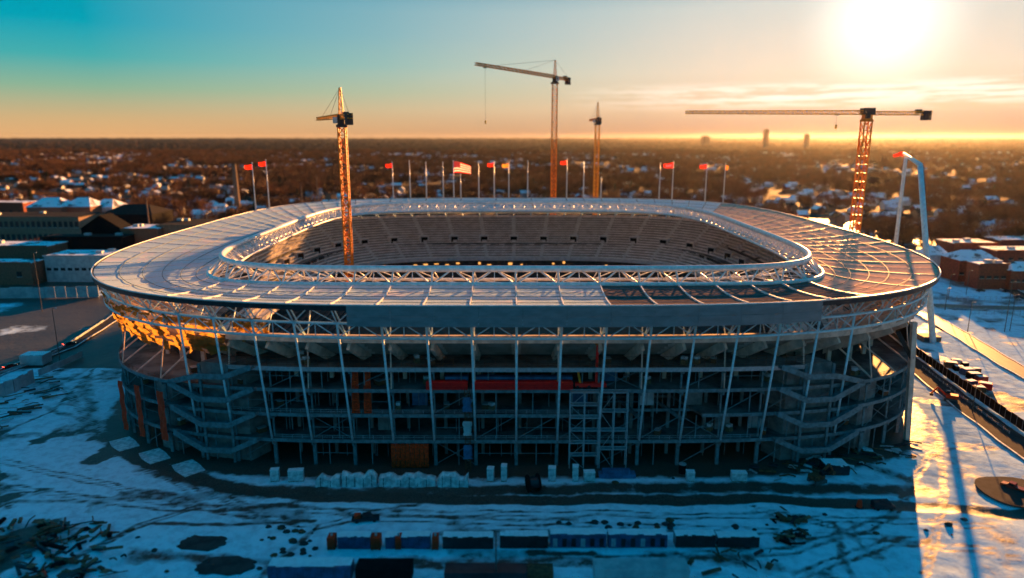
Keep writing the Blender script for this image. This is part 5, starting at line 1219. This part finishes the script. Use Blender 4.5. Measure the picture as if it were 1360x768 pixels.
pick = [spot(px + rng.normal() * 3, py + rng.normal() * 1.2) for px, py in ((206, 283), (222, 279), (238, 284), (246, 272), (262, 279), (270, 268), (284, 275), (292, 284), (300, 266), (312, 273), (322, 264), (330, 258), (305, 255), (232, 262), (190, 262), (212, 254),
    (20, 262), (8, 250), (60, 252), (95, 250), (140, 256), (170, 250), (1182, 306), (1205, 296), (1236, 303), (1250, 288), (1268, 297), (1290, 290), (1310, 300), (1330, 288), (1350, 296), (1215, 280), (1180, 276), (1300, 274), (1344, 274), (1266, 311), (1300, 312), (1340, 313), (1100, 270), (1070, 262), (1050, 254), (1160, 262))]
near_h = pick + near_h
for x, y in near_h:
    k = rng.choice(5, p=[.3, .2, .15, .2, .15]); root, lb = protos[k]; rz = .12 + rng.choice([0, math.pi / 2, math.pi]) + rng.normal() * .06; loc = (x, y, 0)
    if not used[k]: root.location = loc; root.rotation_euler.z = rz; tag(root, lb, 'house', 'houses of the suburb'); used[k] = True
    else: dup(root, loc, rz, sc=(rng.uniform(.9, 1.2),) * 3); 
for (root, lb) in protos:
    pass
# labels and groups on copies made before their prototype was tagged are inherited, since the prototype is tagged first
mbW, mbR = MB(), MB()
far_h = [p for i, p in enumerate(far_h) if rng.random() < .75][:6500]
me_v = []; me_f = []; me_m = []
for x, y in far_h:
    wd, dp, hh, rh = rng.uniform(9, 20), rng.uniform(9, 12), rng.uniform(3.2, 6), rng.uniform(2, 4); a = .12 + rng.choice([0, math.pi / 2]) + rng.normal() * .05; ca, sa = math.cos(a), math.sin(a); n = len(me_v)
    for (u, v, z) in ((-wd / 2, -dp / 2, -.8), (wd / 2, -dp / 2, -.8), (wd / 2, dp / 2, -.8), (-wd / 2, dp / 2, -.8), (-wd / 2, -dp / 2, hh), (wd / 2, -dp / 2, hh), (wd / 2, dp / 2, hh), (-wd / 2, dp / 2, hh), (-wd / 2, 0, hh + rh), (wd / 2, 0, hh + rh)): me_v.append((x + u * ca - v * sa, y + u * sa + v * ca, z))
    me_f += [(n, n + 1, n + 5, n + 4), (n + 2, n + 3, n + 7, n + 6), (n + 1, n + 2, n + 6, n + 9, n + 5), (n + 3, n, n + 4, n + 8, n + 7), (n + 4, n + 5, n + 9, n + 8), (n + 6, n + 7, n + 8, n + 9)]
    wk = int(rng.integers(0, 3)); rk = 3 if rng.random() < .62 else 4; me_m += [wk, wk, wk, wk, rk, rk]
me = bpy.data.meshes.new('far_houses'); me.from_pydata(me_v, [], me_f)
for m in ('white', 'brick', 'tan', 'roofsn2', 'roofdark'): me.materials.append(M[m])
me.polygons.foreach_set('material_index', me_m); me.update(); o = bpy.data.objects.new('far_houses', me); COL.objects.link(o); tag(o, 'mass of small far houses with snowy roofs between the distant trees', 'houses', kind='stuff')

# ------------------------------------------------------------------ trees
def tree_proto(seed, h_, rad, nleaf, ever=False):
    r = random.Random(seed); c = empty('tree', (0, 0, 0)); mb = MB(); lean = r.uniform(-.3, .3)
    mb.tube([(0, 0, -.8), (lean * .4, 0, h_ * .25), (lean, lean, h_ * .55)], [.42, .3, .16], 6); tips = []
    if not ever:
        for k in range(13):
            a = k * 2.4 + r.uniform(-.4, .4); z0 = h_ * r.uniform(.22, .5); s = Vector((lean * .6, lean * .3, z0)); rr_ = rad * r.uniform(.55, .98); e = Vector((rr_ * math.cos(a), rr_ * math.sin(a), h_ * r.uniform(.55, .95))); md = (s + e) / 2 + Vector((rr_ * .18 * math.cos(a), rr_ * .18 * math.sin(a), -h_ * .03)); mb.tube([s, md, e], [.16, .1, .04], 4, cap=False); tips += [md, e, (md + e) / 2]
    mb.build('trunk', M['bark'], c); mb = MB()
    if ever:
        for k in range(nleaf):
            z = h_ * (r.random() ** 1.25 * .95 + .08); rr_ = rad * (1 - z / h_ / 1.05) * r.uniform(.35, 1.1); a = r.uniform(0, 6.283); p = Vector((rr_ * math.cos(a), rr_ * math.sin(a), z)); d = Vector((math.cos(a), math.sin(a), -.35)) * r.uniform(.7, 1.4); s = Vector((-math.sin(a), math.cos(a), 0)) * r.uniform(.3, .6); mb.tri(p - s, p + s, p + d)
    else:
        for k in range(nleaf):
            t_ = r.choice(tips); p = t_ + Vector((r.gauss(0, 1), r.gauss(0, 1), r.gauss(0, .9))) * rad * .22; d = (p - Vector((0, 0, h_ * .35))).normalized() * r.uniform(.9, 2.0) + Vector((r.gauss(0, .35), r.gauss(0, .35), r.uniform(0, .5))); s = d.cross(Vector((r.gauss(0, 1), r.gauss(0, 1), r.gauss(0, 1)))).normalized() * r.uniform(.07, .20); mb.tri(p - s, p + s, p + d)
    mb.build('crown', M['evergreen' if ever else 'twig'], c); return c
tps = [(tree_proto(1, 13, 6.2, 1000), 'bare brown broad-crowned winter tree in the suburb'), (tree_proto(2, 16, 6.8, 1150), 'tall bare brown winter tree in the suburb'), (tree_proto(3, 11, 5.2, 800), 'small bare brown winter tree in the suburb'), (tree_proto(4, 14, 3.4, 700, True), 'dark conical evergreen in the suburb')]
tc_ = []
for ring in range(1):
    y = 430.0
    while y < 4300:
        step = 13 + (y - 430) * .0016; x = -.82 * y - 60
        while x < .82 * y + 60:
            xx, yy = x + rng.normal() * step * .35, y + rng.normal() * step * .35; x += step
            den = vnoise(np.array([xx]), np.array([yy]), 70, 99)[0]
            if rng.random() > .05 + .75 * den * den * 1.6: continue
            if not clear(xx, yy) and not (xx > 300 and yy > 560): continue
            tc_.append((math.hypot(xx, yy), xx, yy))
        y += step
tc_.sort(); near_t, far_t = [], []
hs = np.array(near_h)
for d, x, y in tc_:
    if hidden(x, y, 15): continue
    q_ = proj(x, y, 0)
    if 1060 < q_[0] < 1235 and 286 < q_[1] < 311: continue
    if len(near_t) < 290:
        if np.hypot(hs[:, 0] - x, hs[:, 1] - y).min() < 8.5: continue
        near_t.append((x, y))
    else: far_t.append((x, y))
# a few trees on the site edge that show singly
extra = [(1006, 300), (1225, 330), (1262, 336), (28, 352), (15, 350), (1292, 330), (40, 352)]
used = [False] * 4
for x, y in near_t + [tuple(G(px, py).xy) for px, py in extra]:
    k = int(rng.choice(4, p=[.36, .3, .26, .08])); root, lb = tps[k]; rz = rng.uniform(0, 6.28); s = rng.uniform(.85, 1.45)
    if not used[k]: root.location = (x, y, 0); root.rotation_euler.z = rz; tag(root, lb, 'tree', 'single trees of the suburb'); used[k] = True
    else: dup(root, (x, y, 0), rz, sc=(s, s, s * rng.uniform(.9, 1.15)))
# the rest of the wood: one object, crowns instanced on points
fa = np.array(far_t); cl_ = vnoise(fa[:, 0], fa[:, 1], 150, 201) * .6 + vnoise(fa[:, 0], fa[:, 1], 48, 203) * .4
far_t = [tuple(p) for p, c_ in zip(fa, cl_) if c_ > .47][:30000]
me = bpy.data.meshes.new('woodland'); me.from_pydata([(x, y, 0) for x, y in far_t], [], [])
a1 = me.attributes.new('k', 'INT', 'POINT'); a1.data.foreach_set('value', rng.choice(4, size=len(far_t), p=[.36, .32, .24, .08]).astype(np.int32))
a2 = me.attributes.new('s', 'FLOAT', 'POINT'); a2.data.foreach_set('value', rng.uniform(.85, 1.6, len(far_t)).astype(np.float32))
a3 = me.attributes.new('r', 'FLOAT', 'POINT'); a3.data.foreach_set('value', rng.uniform(0, 6.28, len(far_t)).astype(np.float32))
wood = bpy.data.objects.new('woodland', me); COL.objects.link(wood); tag(wood, 'brown leafless wood filling the suburb to the far distance', 'wood', kind='stuff')
gt = bpy.data.node_groups.new('woodland_nodes', 'GeometryNodeTree'); gt.interface.new_socket('Geometry', in_out='INPUT', socket_type='NodeSocketGeometry'); gt.interface.new_socket('Geometry', in_out='OUTPUT', socket_type='NodeSocketGeometry')
gi = N(gt, 'NodeGroupInput'); go = N(gt, 'NodeGroupOutput'); jn = N(gt, 'GeometryNodeJoinGeometry')
def attr(name, ty):
    n = N(gt, 'GeometryNodeInputNamedAttribute'); n.data_type = ty; n.inputs['Name'].default_value = name; return n.outputs[0]
for k, (root, lb) in enumerate(tps):
    crown = [c for c in root.children if c.name.startswith('crown')][0]
    oi = N(gt, 'GeometryNodeObjectInfo', transform_space='ORIGINAL'); oi.inputs['Object'].default_value = crown; oi.inputs['As Instance'].default_value = True
    cmpn = N(gt, 'FunctionNodeCompare', data_type='INT', operation='EQUAL'); L(gt, attr('k', 'INT'), cmpn.inputs[2]); cmpn.inputs[3].default_value = k
    ip = N(gt, 'GeometryNodeInstanceOnPoints'); L(gt, gi.outputs[0], ip.inputs['Points']); L(gt, cmpn.outputs[0], ip.inputs['Selection']); L(gt, oi.outputs['Geometry'], ip.inputs['Instance'])
    cx_ = N(gt, 'ShaderNodeCombineXYZ'); L(gt, attr('r', 'FLOAT'), cx_.inputs[2]); L(gt, cx_.outputs[0], ip.inputs['Rotation'])
    cs_ = N(gt, 'ShaderNodeCombineXYZ'); sa_ = attr('s', 'FLOAT'); [L(gt, sa_, cs_.inputs[j]) for j in range(3)]; L(gt, cs_.outputs[0], ip.inputs['Scale']); L(gt, ip.outputs[0], jn.inputs[0])
L(gt, jn.outputs[0], go.inputs[0]); md = wood.modifiers.new('scatter', 'NODES'); md.node_group = gt
# beyond four kilometres the crowns close into rough canopy
V, Fc = [], []
yy_ = 4000.0
while yy_ < 27500:
    st_ = 26 * (yy_ / 4000) ** 1.25; x = -.8 * yy_
    while x < .8 * yy_:
        cx_, cy_ = x + rng.normal() * st_ * .4, yy_ + rng.normal() * st_ * .5; x += st_ * 1.15
        if rng.random() < .22: continue
        w_ = st_ * rng.uniform(.35, .75); h_ = rng.uniform(9, 19) * (1 + max(0, yy_ - 6000) / 9000); n = len(V); kk = 5; a0 = rng.random() * 6
        for j, (z, f) in enumerate(((-.8, .9), (h_ * .55, 1.0), (h_ * .9, .6))):
            for i in range(kk): a = a0 + 6.283 * i / kk; q = f * w_ * rng.uniform(.75, 1.2); V.append((cx_ + q * math.cos(a), cy_ + q * math.sin(a) * .6, z * rng.uniform(.85, 1.1)))
        for j in range(2):
            for i in range(kk): Fc.append((n + j * kk + i, n + j * kk + (i + 1) % kk, n + (j + 1) * kk + (i + 1) % kk, n + (j + 1) * kk + i))
        Fc.append(tuple(n + 2 * kk + i for i in range(kk)))
    yy_ += st_ * 1.6
M['canopy'] = mat('far_bare_canopy', (0.15, 0.065, 0.028), (0.075, 0.036, 0.018), 0.9, 0, 0.01, spec=.1, coords='World')
me = bpy.data.meshes.new('far_canopy'); me.from_pydata(V, [], Fc); me.materials.append(M['canopy']); o = bpy.data.objects.new('far_canopy', me); COL.objects.link(o); tag(o, 'far-off brown tree canopy running to the horizon', 'wood', kind='stuff')

# ------------------------------------------------------------------ the air
hm = bpy.data.materials.new('evening_haze'); hm.use_nodes = True; t = hm.node_tree; t.nodes.clear()
pv = N(t, 'ShaderNodeVolumePrincipled'); pv.inputs['Color'].default_value = (0.80, 0.84, 0.88, 1); pv.inputs['Density'].default_value = 0.0000045; pv.inputs['Anisotropy'].default_value = 0.75
ho = N(t, 'ShaderNodeOutputMaterial'); L(t, pv.outputs[0], ho.inputs['Volume']); hm.cycles.homogeneous_volume = True
mb = MB(); mb.box(-27100, 27100, -1600, 29100, -2, 160); o = mb.build('haze', hm); tag(o, kind='stuff')

for o in list(COL.objects):
    if o.parent is None and 'category' in o and 'kind' not in o: o['kind'] = 'thing'
